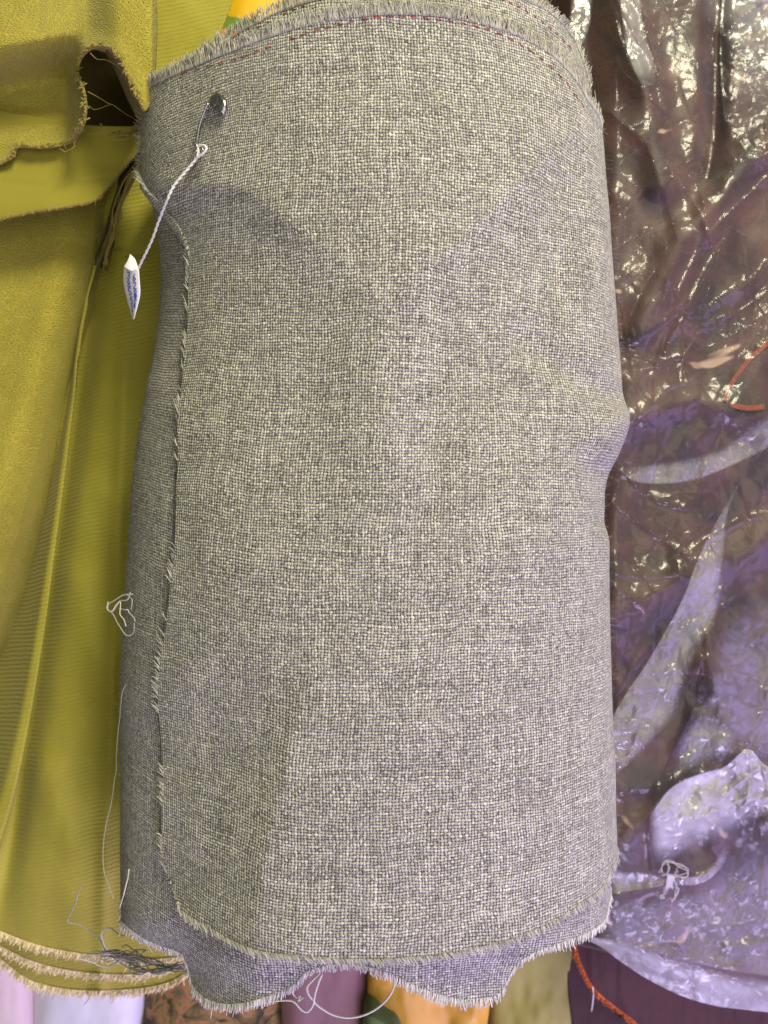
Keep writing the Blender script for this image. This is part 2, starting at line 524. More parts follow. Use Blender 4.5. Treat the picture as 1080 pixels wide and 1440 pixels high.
def mat_floral():
    """dark maroon brocade with a few beige and rust motifs woven in"""
    t = NT('maroon_brocade')
    x, y, _ = t.sep(t.uv())
    n = t.noise(t.comb(x, y, 3), 700.0, 2)
    s = t.noise(t.comb(t.mul(x, 500.0), t.mul(y, 90.0), 1.3), 1.0, 2.0)
    big = t.noise(t.comb(x, y, 1.3), 26.0, 4.0, .62, .8)
    base = t.ramp(t.add(t.mul(n, .2), t.mul(big, .8)), [(.36, (.014, .006, .005)), (.52, (.055, .021, .016)), (.68, (.10, .045, .033))])
    m1 = t.maprange(t.noise(t.comb(x, y, 21.5), 24.0, 3, .6, .5), .665, .70, 0, 1)
    m2 = t.maprange(t.noise(t.comb(x, y, 41.0), 26.0, 3, .6, .5), .73, .76, 0, 1)
    c = t.mixc(t.mul(m1, .75), base, (.52, .36, .24))
    c = t.mixc(t.mul(m2, .7), c, (.42, .13, .05))
    h = t.add(t.mul(s, .35), n)
    return t.done(t.principled(c, .55, t.bump(h, .0004, .7), sheen=.2, spec=.3))


def mat_table():
    t = NT('stall_table_wood')
    x, y, z = t.sep(t.obj())
    n = t.noise(t.comb(t.mul(x, 12.0), t.mul(y, 1.5), 0), 6.0, 4, .6)
    return t.done(t.principled(t.ramp(n, [(.3, (.10, .065, .035)), (.7, (.19, .125, .07))]), .6))


M_metal, M_paper, M_ink = mat_metal(), mat_paper(), mat_ink()
M_stripe, M_print, M_floral, M_table = mat_stripe(), mat_print(), mat_floral(), mat_table()

# ------------------------------------------------------------------ the table
tb = mk('table_surface', [(-.8, -.9, 0), (.8, -.9, 0), (.8, .9, 0), (-.8, .9, 0)], [[0, 1, 2, 3]], M_table, smooth=False)
tag(tb, 'brown wooden stall table hidden under the heap of cloth', kind='structure')

# ------------------------------------------------------------------ grey roll: cross-sections along its length
ZC, RZ = .205, .095
ZS = ZC + .2 * RZ; DS = HC - ZS
_yl = np.array([-200, 0, 120, 200, 300, 400, 500, 600, 700, 800, 900, 1000, 1100, 1200, 1290, 1500])
_xl = np.array([214, 214, 212, 210, 206, 201, 194, 187, 182, 176, 170, 161, 156, 152, 151, 151])
_yr = np.array([-200, 0, 60, 130, 200, 300, 400, 450, 500, 530, 560, 600, 630, 655, 680, 750, 800, 900, 1000, 1100, 1200, 1300, 1500])
_xr = np.array([806, 808, 814, 830, 842, 851, 859, 862, 865, 868, 873, 876, 868, 857, 853, 852, 852, 853, 856, 860, 862, 861, 860])
YT = lambda y: (720 - np.asarray(y, float)) / F * DS
XT = lambda x: (np.asarray(x, float) - 540) / F * DS


def smooth_interp(Y, ys, xs):
    o = np.argsort(YT(ys))
    a, b = YT(ys)[o], XT(xs)[o]
    r = 0
    for k in (-1, -.5, 0, .5, 1):
        r = r + np.interp(np.asarray(Y) + k * .006, a, b)
    return r / 5


_xr_s = np.array([806, 808, 814, 830, 842, 850, 854, 855, 855, 855, 855, 855, 855, 854, 853, 852, 852, 853, 856, 860, 862, 861, 860])


def roll_axes(Y):
    xl, xr, xrb = smooth_interp(Y, _yl, _xl), smooth_interp(Y, _yr, _xr_s), smooth_interp(Y, _yr, _xr)
    xc = (xl + xr) / 2
    return xc, (xc - xl) / .98, (xr - xc) / .98, (xrb - xr)


# dressing bumps on the upper surface, in metres along the normal
def bumps(px, py):
    h = .0011 * fbm(px / 150., py / 190., 3) + .0005 * fbm(px / 50. + 9, py / 60., 2)
    # taut flap pulled to the pin: a crisp fold, falling away left-below it, and a second one on the right
    fold = lambda sd, w: np.where(sd > 0, 1 - np.exp(-(np.sqrt(sd * sd + 64) - 8) / w), 0)
    d, s = segdist(px, py, [(200, 275), (262, 262), (335, 256), (380, 288), (430, 326), (490, 372), (550, 418)])
    sd = np.where(s > 0, d, -d)
    h += -.0096 * fold(sd, 58.) * sstep(440, 130, sd) * sstep(575, 400, px) * sstep(235, 275, py)
    d, s = segdist(px, py, [(545, 420), (600, 370), (650, 328), (720, 262), (775, 205), (815, 160)])
    sd = np.where(s > 0, d, -d)
    h += -.0085 * fold(sd, 50.) * sstep(420, 110, sd) * sstep(530, 630, px) * sstep(130, 190, py) * sstep(850, 770, px)
    # slanting crease near the lower left and dent beside the right-hand bulge
    d, s = segdist(px, py, [(470, 860), (430, 980), (400, 1110), (375, 1220), (362, 1340), (350, 1470)])
    sd = np.where(s > 0, d, -d)
    h += -.0125 * fold(sd, 80.) * sstep(330, 110, sd) * sstep(880, 1100, py)
    d, s = segdist(px, py, [(745, 470), (800, 520), (850, 560)])
    h += -.0030 * np.exp(-(d / 22) ** 2)
    d, s = segdist(px, py, [(838, 665), (846, 690), (850, 730)])
    h += -.0035 * np.exp(-(d / 20) ** 2)
    d, s = segdist(px, py, [(860, 590), (842, 610)])
    h += .003 * np.exp(-(d / 26) ** 2)
    return h


def roll_pt(th, Y, off=0.0, bump=True):
    th, Y = np.broadcast_arrays(np.asarray(th, float), np.asarray(Y, float))
    xc, rl, rr, bl = roll_axes(Y)
    rx = np.where(th < 0, rl, rr + bl * sstep(.55, 1.25, th))
    s, c = np.sin(th), np.cos(th)
    n = np.stack([s / rx, np.zeros_like(s), c / RZ], -1)
    n /= np.linalg.norm(n, axis=-1, keepdims=True)
    p = np.stack([xc + rx * s, Y, ZC + RZ * c], -1)
    if bump:
        px, py = topx(p)
        off = off + bumps(px, py)
    return p + n * np.asarray(off)[..., None], n


def roll_hit(px, py):
    """where the camera ray of a photo point meets the bare roll: (theta, Y)"""
    px, py = np.asarray(px, float), np.asarray(py, float)
    D = np.linspace(.30, .62, 1300)
    sh = px.shape; px, py = px.ravel(), py.ravel()
    X = (px[:, None] - 540) / F * D; Y = (720 - py[:, None]) / F * D; Z = HC - D
    xc, rl, rr, bl = roll_axes(Y)
    th0 = np.arctan2(X - xc, np.maximum(Z - ZC, 1e-6))
    rx = np.where(X < xc, rl, rr + bl * sstep(.55, 1.25, th0))
    g = ((X - xc) / rx) ** 2 + ((Z - ZC) / RZ) ** 2
    inside = g < 1
    first = np.where(inside.any(1), inside.argmax(1), g.argmin(1))
    k = np.arange(len(px))
    x, y, z = X[k, first], Y[k, first], Z[first]
    th = np.arctan2((x - xc[k, first]) / rx[k, first], (z - ZC) / RZ)
    return th.reshape(sh), y.reshape(sh)


_th = np.linspace(-2.6, 2.6, 1001)
_al = np.concatenate([[0], np.cumsum(np.hypot(np.diff(.137 * np.sin(_th)), np.diff(RZ * np.cos(_th))))])
_al -= np.interp(0, _th, _al)
ARC = lambda th: np.interp(th, _th, _al)

roll = empty('grey_fabric_roll', (0, -.02, .11), 'large roll of heathered grey woven wool with frayed edges and red stitching', 'fabric roll')

def outer_lift(x, y):
    ex = np.interp(y, [300, 800, 950, 1050, 1260], [246, 246, 225, 215, 222])
    l = .0008 + .0016 * sstep(0, 55, x - ex) + .0072 * sstep(300, 130, x) * sstep(330, 240, y) + .0012 * sstep(60, 10, y)
    l += .0016 * sstep(60, 0, x - 235) * sstep(330, 420, y) * (0.4 + vnoise(y / 60, 3.3 + 0 * y))
    return l + .003 * sstep(1230, 1330, y) * (0.5 + vnoise(x / 70., 7.7 + 0 * x))


def hit_off(px, py, offf):
    """roll coordinates whose raised or sunken surface point is seen at the given photo point"""
    px, py = np.asarray(px, float), np.asarray(py, float)
    qx, qy = px.copy(), py.copy()
    for k in range(4):
        th, Y = roll_hit(qx, qy)
        if k == 3: break
        a, b = topx(roll_pt(th, Y, offf(qx, qy), True)[0])
        ok = np.hypot(px - a, py - b) < 60
        qx = np.where(ok, qx + (px - a), qx); qy = np.where(ok, qy + (py - b), qy)
    return th, Y, qx, qy


def on_outer(px, py, dz):
    th, Y, qx, qy = hit_off(px, py, lambda x, y: outer_lift(x, y) + np.mean(dz))
    return roll_pt(th, Y, outer_lift(qx, qy) + dz, True)


# outer layer ---------------------------------------------------------------
left_px = [(214, 118), (206, 140), (203, 165), (202, 190), (203, 215), (207, 240), (216, 268), (232, 296), (246, 322), (250, 360), (247, 410), (246, 500),
           (248, 600), (249, 700), (246, 790), (238, 860), (226, 920), (217, 990), (214, 1050), (214, 1110), (211, 1180), (216, 1232), (226, 1258)]
bot_px = [(226, 1258), (262, 1287), (298, 1308), (332, 1328), (372, 1341), (430, 1347), (500, 1351), (570, 1349), (640, 1341), (710, 1326), (770, 1302), (820, 1272), (850, 1246), (858, 1225)]
top_px = [(214, 118), (250, 101), (300, 80), (350, 60), (420, 36), (480, 24), (540, 18), (600, 19), (660, 27), (720, 45), (770, 72), (805, 105), (826, 140)]
nl, nb = 330, 260
thL_all, YL_all = roll_hit(*poly(left_px, 400).T)
thB, YB = hit_off(*poly(bot_px, 300).T, outer_lift)[:2]
thT, YT_ = hit_off(*poly(top_px, 300).T, outer_lift)[:2]
o = np.argsort(thB); thBs, YBs = thB[o], YB[o]
o = np.argsort(thT); thTs, YTs = thT[o], YT_[o]
a = np.linspace(0, 1, nb)[:, None]; b = np.linspace(0, 1, nl)[None, :]
thR = 1.95
# left edge as theta over b (follow the edge from its top to its bottom)
sL = np.linspace(0, 1, len(thL_all))
thL = np.interp(b[0], sL, thL_all); YL = np.interp(b[0], sL, YL_all)
YL[:14] = YL[14] + (14 - np.arange(14)) * (YL[14] - YL[30]) / 16      # grazing rays at the corner are unreliable
thL[:14] = thL[14]
TH = thL[None] + (a ** 1.0) * (thR - thL[None])
topY = np.interp(TH, thTs, YTs); botY = np.interp(TH, thBs, YBs)
f = (YL[None] - YL[0]) / (YL[-1] - YL[0])
YY = topY + f * (botY - topY)
YY = np.where(a < .02, YL[None] * (1 - a / .02) + YY * (a / .02), YY)
pxn, pyn = topx(roll_pt(TH, YY, 0, False)[0])
lift = outer_lift(pxn, pyn)
PO, NO = roll_pt(TH, YY, lift)
UVO = np.stack([ARC(TH) + .012 * sstep(420, 250, pxn) * sstep(420, 250, pyn) * (pyn - 330) / 100, YY + .010 * sstep(480, 220, pxn) * (pxn - 480) / 300 * sstep(250, 400, pyn)], -1)
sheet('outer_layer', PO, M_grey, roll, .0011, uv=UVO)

# inner turn, whole way round, its ruffled lower edge hanging out below the outer one ---
hem = [(158, 1262), (166, 1290), (180, 1306), (205, 1322), (230, 1333), (252, 1342), (262, 1362), (270, 1390), (290, 1408), (318, 1415), (350, 1412), (385, 1400), (415, 1385), (432, 1368),
       (470, 1358), (510, 1360), (545, 1370), (578, 1386), (612, 1400), (650, 1408), (685, 1406), (704, 1398), (714, 1378), (726, 1358), (750, 1342), (790, 1328), (830, 1312), (850, 1296), (857, 1270)]


def inner_off(x, y):
    o = -.0008 + .0005 * fbm(y / 60., x / 70., 2)
    return o - .009 * sstep(1285, 1420, y) ** 1.2 + .004 * np.sin(x / 42. + .6) * sstep(1300, 1380, y) * sstep(860, 760, x)


ni, nj = 360, 380
thH, YH = hit_off(*poly(hem, 400).T, inner_off)[:2]
o = np.argsort(thH); thHs, YHs = thH[o], YH[o]
aa = np.linspace(-2.05, 2.0, ni)[:, None]
bb = np.linspace(0, 1, nj)[None, :]
T2 = aa + 0 * bb
Y2 = .228 + bb * (np.interp(aa, thHs, YHs) - .228)
px2, py2 = topx(roll_pt(T2, Y2, 0, False)[0])
PI_, NI = roll_pt(T2, Y2, inner_off(px2, py2), True)
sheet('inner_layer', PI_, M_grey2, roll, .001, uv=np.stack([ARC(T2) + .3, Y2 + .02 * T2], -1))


# flat patches of the inner turn that stick out at the ends
def roll_patch(name, left, right, top, bottom, off, nu, nv, mat, du=0.0, skew=0.0):
    gx, gy = coons(left, right, top, bottom, nu, nv)
    th, Y, qx, qy = hit_off(gx, gy, off)
    P, N = roll_pt(th, Y, off(qx, qy), True)
    sheet(name, P, mat, roll, .001, uv=np.stack([ARC(th) + du + skew * Y, Y + skew * th * .1], -1))
    return P, N


def seam_off(x, y):
    return .0014 + .0012 * fbm(x / 60., y / 30., 2)


# top seam allowance: second layer with its own frayed edge
tl = [(262, 98), (300, 70), (340, 42), (400, 12), (470, -8), (560, -16), (650, -14), (720, -6), (770, 14), (803, 48), (822, 92), (831, 130)]
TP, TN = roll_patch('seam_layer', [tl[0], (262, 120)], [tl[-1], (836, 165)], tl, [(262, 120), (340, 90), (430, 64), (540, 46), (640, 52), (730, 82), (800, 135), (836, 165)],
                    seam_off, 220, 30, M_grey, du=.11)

# frayed ends -----------------------------------------------------------------
def fringe(name, E, I, N, mat, root, L=(.0028, .0046), pitch=.00085, r=.00034, curl=.0008, jit=.25, dens=None, amean=.62, up_=.0002, kind=True, per=2, nb=None):
    s = np.concatenate([[0], np.cumsum(np.linalg.norm(np.diff(E, axis=0), axis=1))])
    T = Tubes(); n = int(s[-1] / pitch)
    for q in range(n):
        sq = (q + random.random() * .8) * pitch
        e = np.array([np.interp(sq, s, E[:, k]) for k in range(3)])
        i = np.array([np.interp(sq, s, I[:, k]) for k in range(3)])
        nn = np.array([np.interp(sq, s, N[:, k]) for k in range(3)]); nn /= np.linalg.norm(nn)
        tg = np.array([np.interp(min(sq + .001, s[-1]), s, E[:, k]) for k in range(3)]) - np.array([np.interp(max(sq - .001, 0), s, E[:, k]) for k in range(3)])
        tg /= np.linalg.norm(tg) + 1e-12
        out = e - i; out /= np.linalg.norm(out) + 1e-12
        if nb: out = out + nn * nb(sq / s[-1]); out /= np.linalg.norm(out)
        d = dens(sq / s[-1]) if dens else 1.0
        if random.random() > d: continue
        clump = (vnoise(sq * 420, 2.0) + .6 * vnoise(sq * 1100, 6.0)) * jit * 1.2
        for w in range(per):
            ln = (1.9 if random.random() < .02 else 1.0) * random.uniform(*L) * (.75 + .5 * (vnoise(sq * 140, 9.0) + .5))
            side = clump + random.gauss(0, jit)
            cz = random.gauss(curl * .2, curl)
            t = np.linspace(0, 1, 5)[:, None]
            wv = np.cumsum(np.array([[0], [0], [1], [1], [1]]) * np.array([[random.gauss(0, .00022)] for _ in range(5)]), 0)
            p = e - out * .0012 + out * (ln + .0012) * t + tg * side * ln * t ** 1.5 + nn * (up_ + cz * t ** 2) + tg * random.gauss(0, .0003) + tg * wv
            T.add(p, 0, sides=4, a=min(1, max(0, random.gauss(amean, .24))), rad=np.array([r, r, r, r * .85, r * .55]) * random.uniform(.6, 1.15))
    ob = T.build(name, mat, root)
    if kind: ob['kind'] = 'stuff'
    return ob


fringe('frayed_edge', PO[0], PO[6], NO[0], M_greyyarn, roll, L=(.0020, .0040), pitch=.0015, amean=.46, r=.00024, up_=.0002, dens=lambda t: 1.0 if t < .2 else (.95 if vnoise(t * 26, 4.4) > .04 else .12), nb=lambda t: 1.1 if t < .2 else .15)
fringe('frayed_edge', PO[:, -1], PO[:, -5], NO[:, -1], M_greyyarn, roll, L=(.0018, .0036), pitch=.0010, r=.00026, amean=.56)
fringe('frayed_edge', PO[:, 0], PO[:, 5], NO[:, 0], M_greyyarn, roll, L=(.0036, .0064), amean=.5, per=4, r=.00022, jit=.32)
fringe('frayed_edge', TP[:, 0], TP[:, 3], TN[:, 0], M_greyyarn, roll, L=(.0034, .0058), amean=.48, per=4, r=.00022, jit=.32)
vis = slice(int(ni * .12), int(ni * .9))
fringe('frayed_edge', PI_[vis, -1], PI_[vis, -4], NI[vis, -1], M_paleyarn, roll, L=(.0020, .0040), pitch=.0012, r=.00028, amean=.55)
fringe('frayed_edge', PI_[vis, -1], PI_[vis, -4], NI[vis, -1], M_greyyarn, roll, L=(.0016, .003), pitch=.0009, amean=.5, up_=-.0004)

# short fuzz all over
T = Tubes()
for q in range(5200):
    i, j = random.randrange(2, nb - 1), random.randrange(2, nl - 1)
    p0, n0 = PO[i, j], NO[i, j]
    dr = n0 * random.uniform(.2, .9) + np.array([random.gauss(0, .6), random.gauss(0, .6), random.gauss(0, .3)])
    dr /= np.linalg.norm(dr)
    ln = random.uniform(.0012, .0034); bend = np.array([random.gauss(0, 1), random.gauss(0, 1), random.gauss(0, 1)]) * ln * .35
    T.add([p0, p0 + dr * ln * .5 + bend * .25, p0 + dr * ln + bend], .000035, .00002, 3, a=random.random())
for q in range(900):
    i, j = random.randrange(30, 130), random.randrange(2, nj - 1)
    p0, n0 = PI_[i, j], NI[i, j]
    dr = n0 + np.array([random.gauss(0, .5), random.gauss(0, .6), random.gauss(0, .3)]); dr /= np.linalg.norm(dr)
    ln = random.uniform(.001, .003)
    T.add([p0, p0 + dr * ln * .6, p0 + dr * ln + np.array([0, random.gauss(0, .0006), 0])], .000035, .00002, 3, a=random.random())
fz = T.build('wool_fuzz', M_fuzz, roll); fz['kind'] = 'stuff'


# red seam stitching ----------------------------------------------------------


def stitches(name, pts, surf, step=17.5, duty=.74, skip=.06):
    n = 900
    c = poly(pts, n); s = np.concatenate([[0], np.cumsum(np.linalg.norm(np.diff(c, axis=0), axis=1))])
    T = Tubes(); x = 0
    while x < s[-1] - step:
        if random.random() > skip:
            L = step * duty * random.uniform(.8, 1.15)
            t = np.linspace(x, x + L, 6)
            q = np.stack([np.interp(t, s, c[:, k]) for k in range(2)], -1)
            q[:, 1] += np.linspace(-1, 1, 6) * random.gauss(.5, .5)
            P, N = surf(q[:, 0], q[:, 1], np.array([-.0008, .0002, .0004, .0004, .0002, -.0008]))
            T.add(P, .00023, sides=6, a=random.random())
        x += step
    return T.build(name, M_red, roll)


def on_seam(px, py, dz):
    th, Y, qx, qy = hit_off(px, py, lambda x, y: seam_off(x, y))
    return roll_pt(th, Y, seam_off(qx, qy) + dz, True)


stitches('red_stitching', [(255, 104), (290, 94), (330, 84), (380, 66), (430, 48), (490, 32), (545, 23), (600, 26), (650, 33), (700, 47), (750, 75), (790, 110), (815, 143), (832, 166)], on_outer)
stitches('red_stitching', [(275, 90), (310, 70), (350, 45), (400, 20), (440, 4), (470, -6)], on_seam, 14, .6, .2)
stitches('red_stitching', [(690, -6), (730, 10), (765, 33), (790, 55), (808, 74)], on_seam, 13, .6, .1)


# loose threads ---------------------------------------------------------------
def px_thread(T, pts, zs, r=.0004, n=40, wob=.0006, a=.6, sides=5):
    c = poly(pts, n); z = np.interp(np.linspace(0, 1, n), np.linspace(0, 1, len(zs)), zs)
    P = W(c[:, 0], c[:, 1], z)
    k = random.random() * 50
    t = np.linspace(0, n / 5, n)
    P = P + wob * np.stack([vnoise(t, k + 0 * t), vnoise(t, k + 9 + 0 * t), vnoise(t, k + 20 + 0 * t)], -1)
    T.add(P, r, r * .8, sides, a)


def twisted(T, P, r, turns, amp, a=.6):
    n = len(P); tg = np.gradient(P, axis=0); tg /= np.linalg.norm(tg, axis=1, keepdims=True)
    x = np.cross(tg, [0, 0, 1.0]); x /= np.linalg.norm(x, axis=1, keepdims=True) + 1e-9; y = np.cross(tg, x)
    for ph in (0, np.pi):
        w = np.linspace(0, turns * 2 * np.pi, n)[:, None] + ph
        T.add(P + amp * (np.cos(w) * x + np.sin(w) * y), r, r, 6, a + random.uniform(-.1, .1))


T = Tubes()   # tangle halfway down the left side
ZT = .262
for pts in ([(186, 836), (172, 838), (160, 846), (152, 850), (151, 857), (158, 864), (168, 880), (178, 893), (186, 890), (189, 876)],
            [(152, 846), (150, 856), (157, 860), (164, 850), (168, 846), (168, 862), (174, 872), (178, 880)],
            [(168, 856), (178, 857), (186, 866), (190, 874)], [(180, 836), (186, 846), (184, 858)], [(158, 862), (160, 858), (168, 845), (180, 843), (184, 832)]):
    px_thread(T, pts, [ZT + random.uniform(-.004, .006) for _ in range(4)], .00036, 40, .0012, random.uniform(.35, .8))
T.build('loose_thread', M_greyyarn, roll)
T = Tubes()   # long thread hanging down the left side
px_thread(T, [(188, 940), (176, 965), (169, 995), (164, 1060), (160, 1110), (152, 1150), (146, 1190), (147, 1222), (153, 1246), (161, 1262)], [.25, .235, .225, .222, .222, .235], .00036, 90, .0012, .55)
px_thread(T, [(182, 1222), (178, 1240), (174, 1258), (169, 1276)], [.247, .245, .245, .24], .00042, 20, .0006, .95)
T.build('loose_thread', M_greyyarn, roll)
T = Tubes()   # bunch at the lower left corner
px_thread(T, [(112, 1247), (108, 1268), (98, 1288), (97, 1297), (112, 1300), (128, 1310), (140, 1324), (152, 1338), (190, 1352)], [.205, .2, .195, .2, .21], .00045, 60, .0018, .35)
px_thread(T, [(150, 1336), (143, 1318), (146, 1306), (156, 1306), (168, 1314), (176, 1318)], [.205, .21, .22], .0005, 40, .001, .6)
for q in range(16):
    y0 = 1338 + random.uniform(-6, 12); x0 = random.uniform(114, 170)
    px_thread(T, [(x0, y0), (x0 + random.uniform(20, 40), y0 + random.uniform(-8, 10)), (190 + random.uniform(-12, 12), 1350 + random.uniform(-10, 14)),
                  (222 + random.uniform(-10, 10), 1362 + random.uniform(-10, 8)), (258 + random.uniform(-8, 6), 1362 + random.uniform(-8, 6))],
              [random.uniform(.195, .21), .2, .205, .215, .225], .00042, 46, .0035, random.uniform(.1, .6))
T.build('loose_thread', M_greyyarn, roll)
T = Tubes()   # pale loop under the hem
c = poly([(556, 1376), (553, 1390), (545, 1404), (530, 1418), (510, 1428), (488, 1431), (466, 1426), (447, 1414), (440, 1406), (434, 1398), (432, 1388), (440, 1378), (450, 1368)], 120)
twisted(T, W(c[:, 0], c[:, 1], np.linspace(.262, .262, 120)), .00036, 26, .0003, .8)
c = poly([(352, 1415), (375, 1410), (395, 1407), (412, 1408), (424, 1420), (432, 1423), (440, 1414), (443, 1398), (448, 1382), (453, 1370)], 90)
twisted(T, W(c[:, 0], c[:, 1], np.linspace(.258, .264, 90)), .00032, 18, .00026, .75)
px_thread(T, [(428, 1375), (412, 1392), (416, 1402), (424, 1398), (420, 1408), (428, 1402)], [.262, .26, .262], .00034, 40, .0012, .75)
T.build('loose_thread', M_string, roll)

# ------------------------------------------------------------------ safety pin
pin = empty('safety_pin', tuple(on_outer(np.array([290.]), np.array([175.]), 0.0)[0][0]), 'small nickel safety pin stuck through the upper left corner of the grey roll', 'safety pin')
zoff = .0009

def pinpt(px, py, dz=0.0):
    px = np.atleast_1d(np.asarray(px, float)); py = np.atleast_1d(np.asarray(py, float))
    return on_outer(px, py, zoff + np.asarray(dz) + 0 * px)[0]


c = poly([(293, 146), (288, 157), (282, 172), (278, 188), (276, 202), (277, 210)], 30)
P = pinpt(c[:, 0], c[:, 1], np.linspace(.0026, .0016, 30))
T = Tubes(); T.add(P, .0006, sides=8); T.build('spine_wire', M_metal, pin)
c = poly([(304, 150), (299, 164), (292, 182), (285, 198), (283, 208)], 30)
P = pinpt(c[:, 0], c[:, 1], np.concatenate([np.linspace(.0015, -.0065, 10), np.full(10, -.0075), np.linspace(-.0065, .0005, 10)]))
T = Tubes(); T.add(P, .0003, sides=8); T.build('needle', M_metal, pin)
cc = pinpt(281, 212, .001)[0]
w = np.linspace(0, 2 * np.pi * 1.75, 50)
T = Tubes(); T.add(cc + np.stack([.0016 * np.cos(w), .0016 * np.sin(w), np.linspace(-.0006, .0006, 50)], -1), .00034, sides=8); T.build('coil', M_metal, pin)
# clasp: folded shield of sheet metal with a notched lower edge and open mouth at the top
cl_pts_l = [(303, 129), (298, 132), (295, 138), (293, 147)]
gx, gy = coons([(301, 129), (295, 133), (291, 140), (290, 148)], [(306, 129), (313, 134), (317, 143), (317, 152), (313, 161)], [(301, 129), (303, 128), (306, 129)], [(290, 148), (298, 148), (304, 147), (308, 153), (313, 161)], 26, 22)
uu = np.linspace(0, 1, 26)[:, None] + 0 * gx; vv = np.linspace(0, 1, 22)[None, :] + 0 * gx
dome = .0026 * np.sqrt(np.clip(1 - (2 * uu - 1) ** 2, 0, 1)) + .0012 * sstep(.1, .5, vv) - .0006 * np.exp(-((uu - .6) / .08) ** 2) * sstep(.3, .6, vv)
Pc, Nc = on_outer(gx, gy, zoff + dome)
sheet('clasp', Pc, M_metal, pin, .0004)
ca = poly([(300, 132), (303, 136), (307, 138), (310, 142), (311, 148)], 20)
P = pinpt(ca[:, 0], ca[:, 1], .0022); T = Tubes(); T.add(P, .0004, .0003, 6); T.build('clasp_lip', M_metal, pin)

# ------------------------------------------------------------------ tag on a string
tagr = empty('price_tag', tuple(W(186, 400, .262)), 'little folded white paper tag with blue writing hanging by white string from the safety pin', 'price tag')
T = Tubes()
z0 = cc[2]
c = poly([(279, 219), (272, 228), (262, 240), (250, 254), (243, 264), (236, 279), (229, 296), (222, 314), (215, 334), (207, 352), (199, 368), (195, 377)], 160)
zz = np.interp(np.linspace(0, 1, 160), [0, .12, .4, .7, 1], [z0 + .0015, z0 + .0006, .283, .272, .262])
sp = W(c[:, 0], c[:, 1], zz)
twisted(T, sp, .00044, 11, .00034, .5)
c = poly([(276, 222), (285, 217), (290, 211), (289, 206), (284, 205), (279, 207), (279, 214), (277, 222)], 40)
P = pinpt(c[:, 0], c[:, 1], .003); P[:, 2] += .0004 * np.sin(np.linspace(0, 3.1, 40))
T.add(P, .00062, sides=7, a=.85)
T.build('string', M_string, tagr)
# paper: slender curled leaf, seen nearly edge-on, with its top folded over
gx, gy = coons([(174, 374), (173, 395), (178, 420), (186, 448)], [(195, 378), (196, 392), (197, 412), (194, 428), (188, 449)], [(174, 374), (184, 378), (195, 378)], [(186, 448), (187, 449), (188, 449)], 20, 40)
uu = np.linspace(0, 1, 20)[:, None] + 0 * gx
PT = W(gx, gy, .254 + .0022 * np.sin(uu * 2.6) + .006 * uu - .004 * (gy - 410) / 40)
sheet('paper', PT, M_paper, tagr, .0003)
gx, gy = coons([(183, 357), (180, 365), (174, 375)], [(183, 357), (190, 364), (195, 378)], [(183, 357), (183, 357.2)], [(174, 375), (184, 381), (195, 379)], 12, 14)
P = W(gx, gy, .2625 + .0008 * np.sin((gx - 174) / 21 * 3))
sheet('folded_top', P, M_paper, tagr, .0003)
T = Tubes()


def ink(u, v):      # a place on the tag, a hair above the paper
    x = np.clip(np.asarray(u) * 19, 0, 18.999); y = np.clip(np.asarray(v) * 39, 0, 38.999)
    i, j = x.astype(int), y.astype(int); fx, fy = (x - i)[:, None], (y - j)[:, None]
    p = PT[i, j] * (1 - fx) * (1 - fy) + PT[i + 1, j] * fx * (1 - fy) + PT[i, j + 1] * (1 - fx) * fy + PT[i + 1, j + 1] * fx * fy
    return p + np.array([0, 0, .00018])


glyph = {'8': [(.5, .5), (.15, .3), (.5, 0), (.85, .3), (.5, .5), (.1, .78), (.5, 1), (.9, .78), (.5, .5)], '3': [(.1, .1), (.6, 0), (.85, .25), (.4, .48), (.9, .75), (.5, 1), (.1, .9)],
         '5': [(.85, 0), (.2, 0), (.15, .45), (.7, .45), (.85, .75), (.5, 1), (.1, .9)], '2': [(.1, .2), (.5, 0), (.85, .25), (.1, 1), (.9, 1)], '6': [(.7, 0), (.2, .5), (.3, .95), (.8, .8), (.6, .5), (.2, .65)],
         '4': [(.6, 1), (.6, 0), (.1, .65), (.9, .65)]}
for col_, us, vs, txt in ((0, .26, .08, '385'), (1, .60, .10, '628'), (2, .34, .56, '53'), (3, .62, .50, '84')):
    for k, ch in enumerate(txt):
        g = np.array(glyph[ch]); g = poly(g, 26)
        T.add(ink(us + g[:, 0] * .22, vs + k * .155 + g[:, 1] * .13), .00026, sides=4)
T.build('ink_writing', M_ink, tagr)

# ------------------------------------------------------------------ left side: olive twill roll
tw = empty('twill_roll', (-.17, -.03, .02), 'long olive twill roll beside the grey roll with a layered cream frayed end', 'fabric roll')


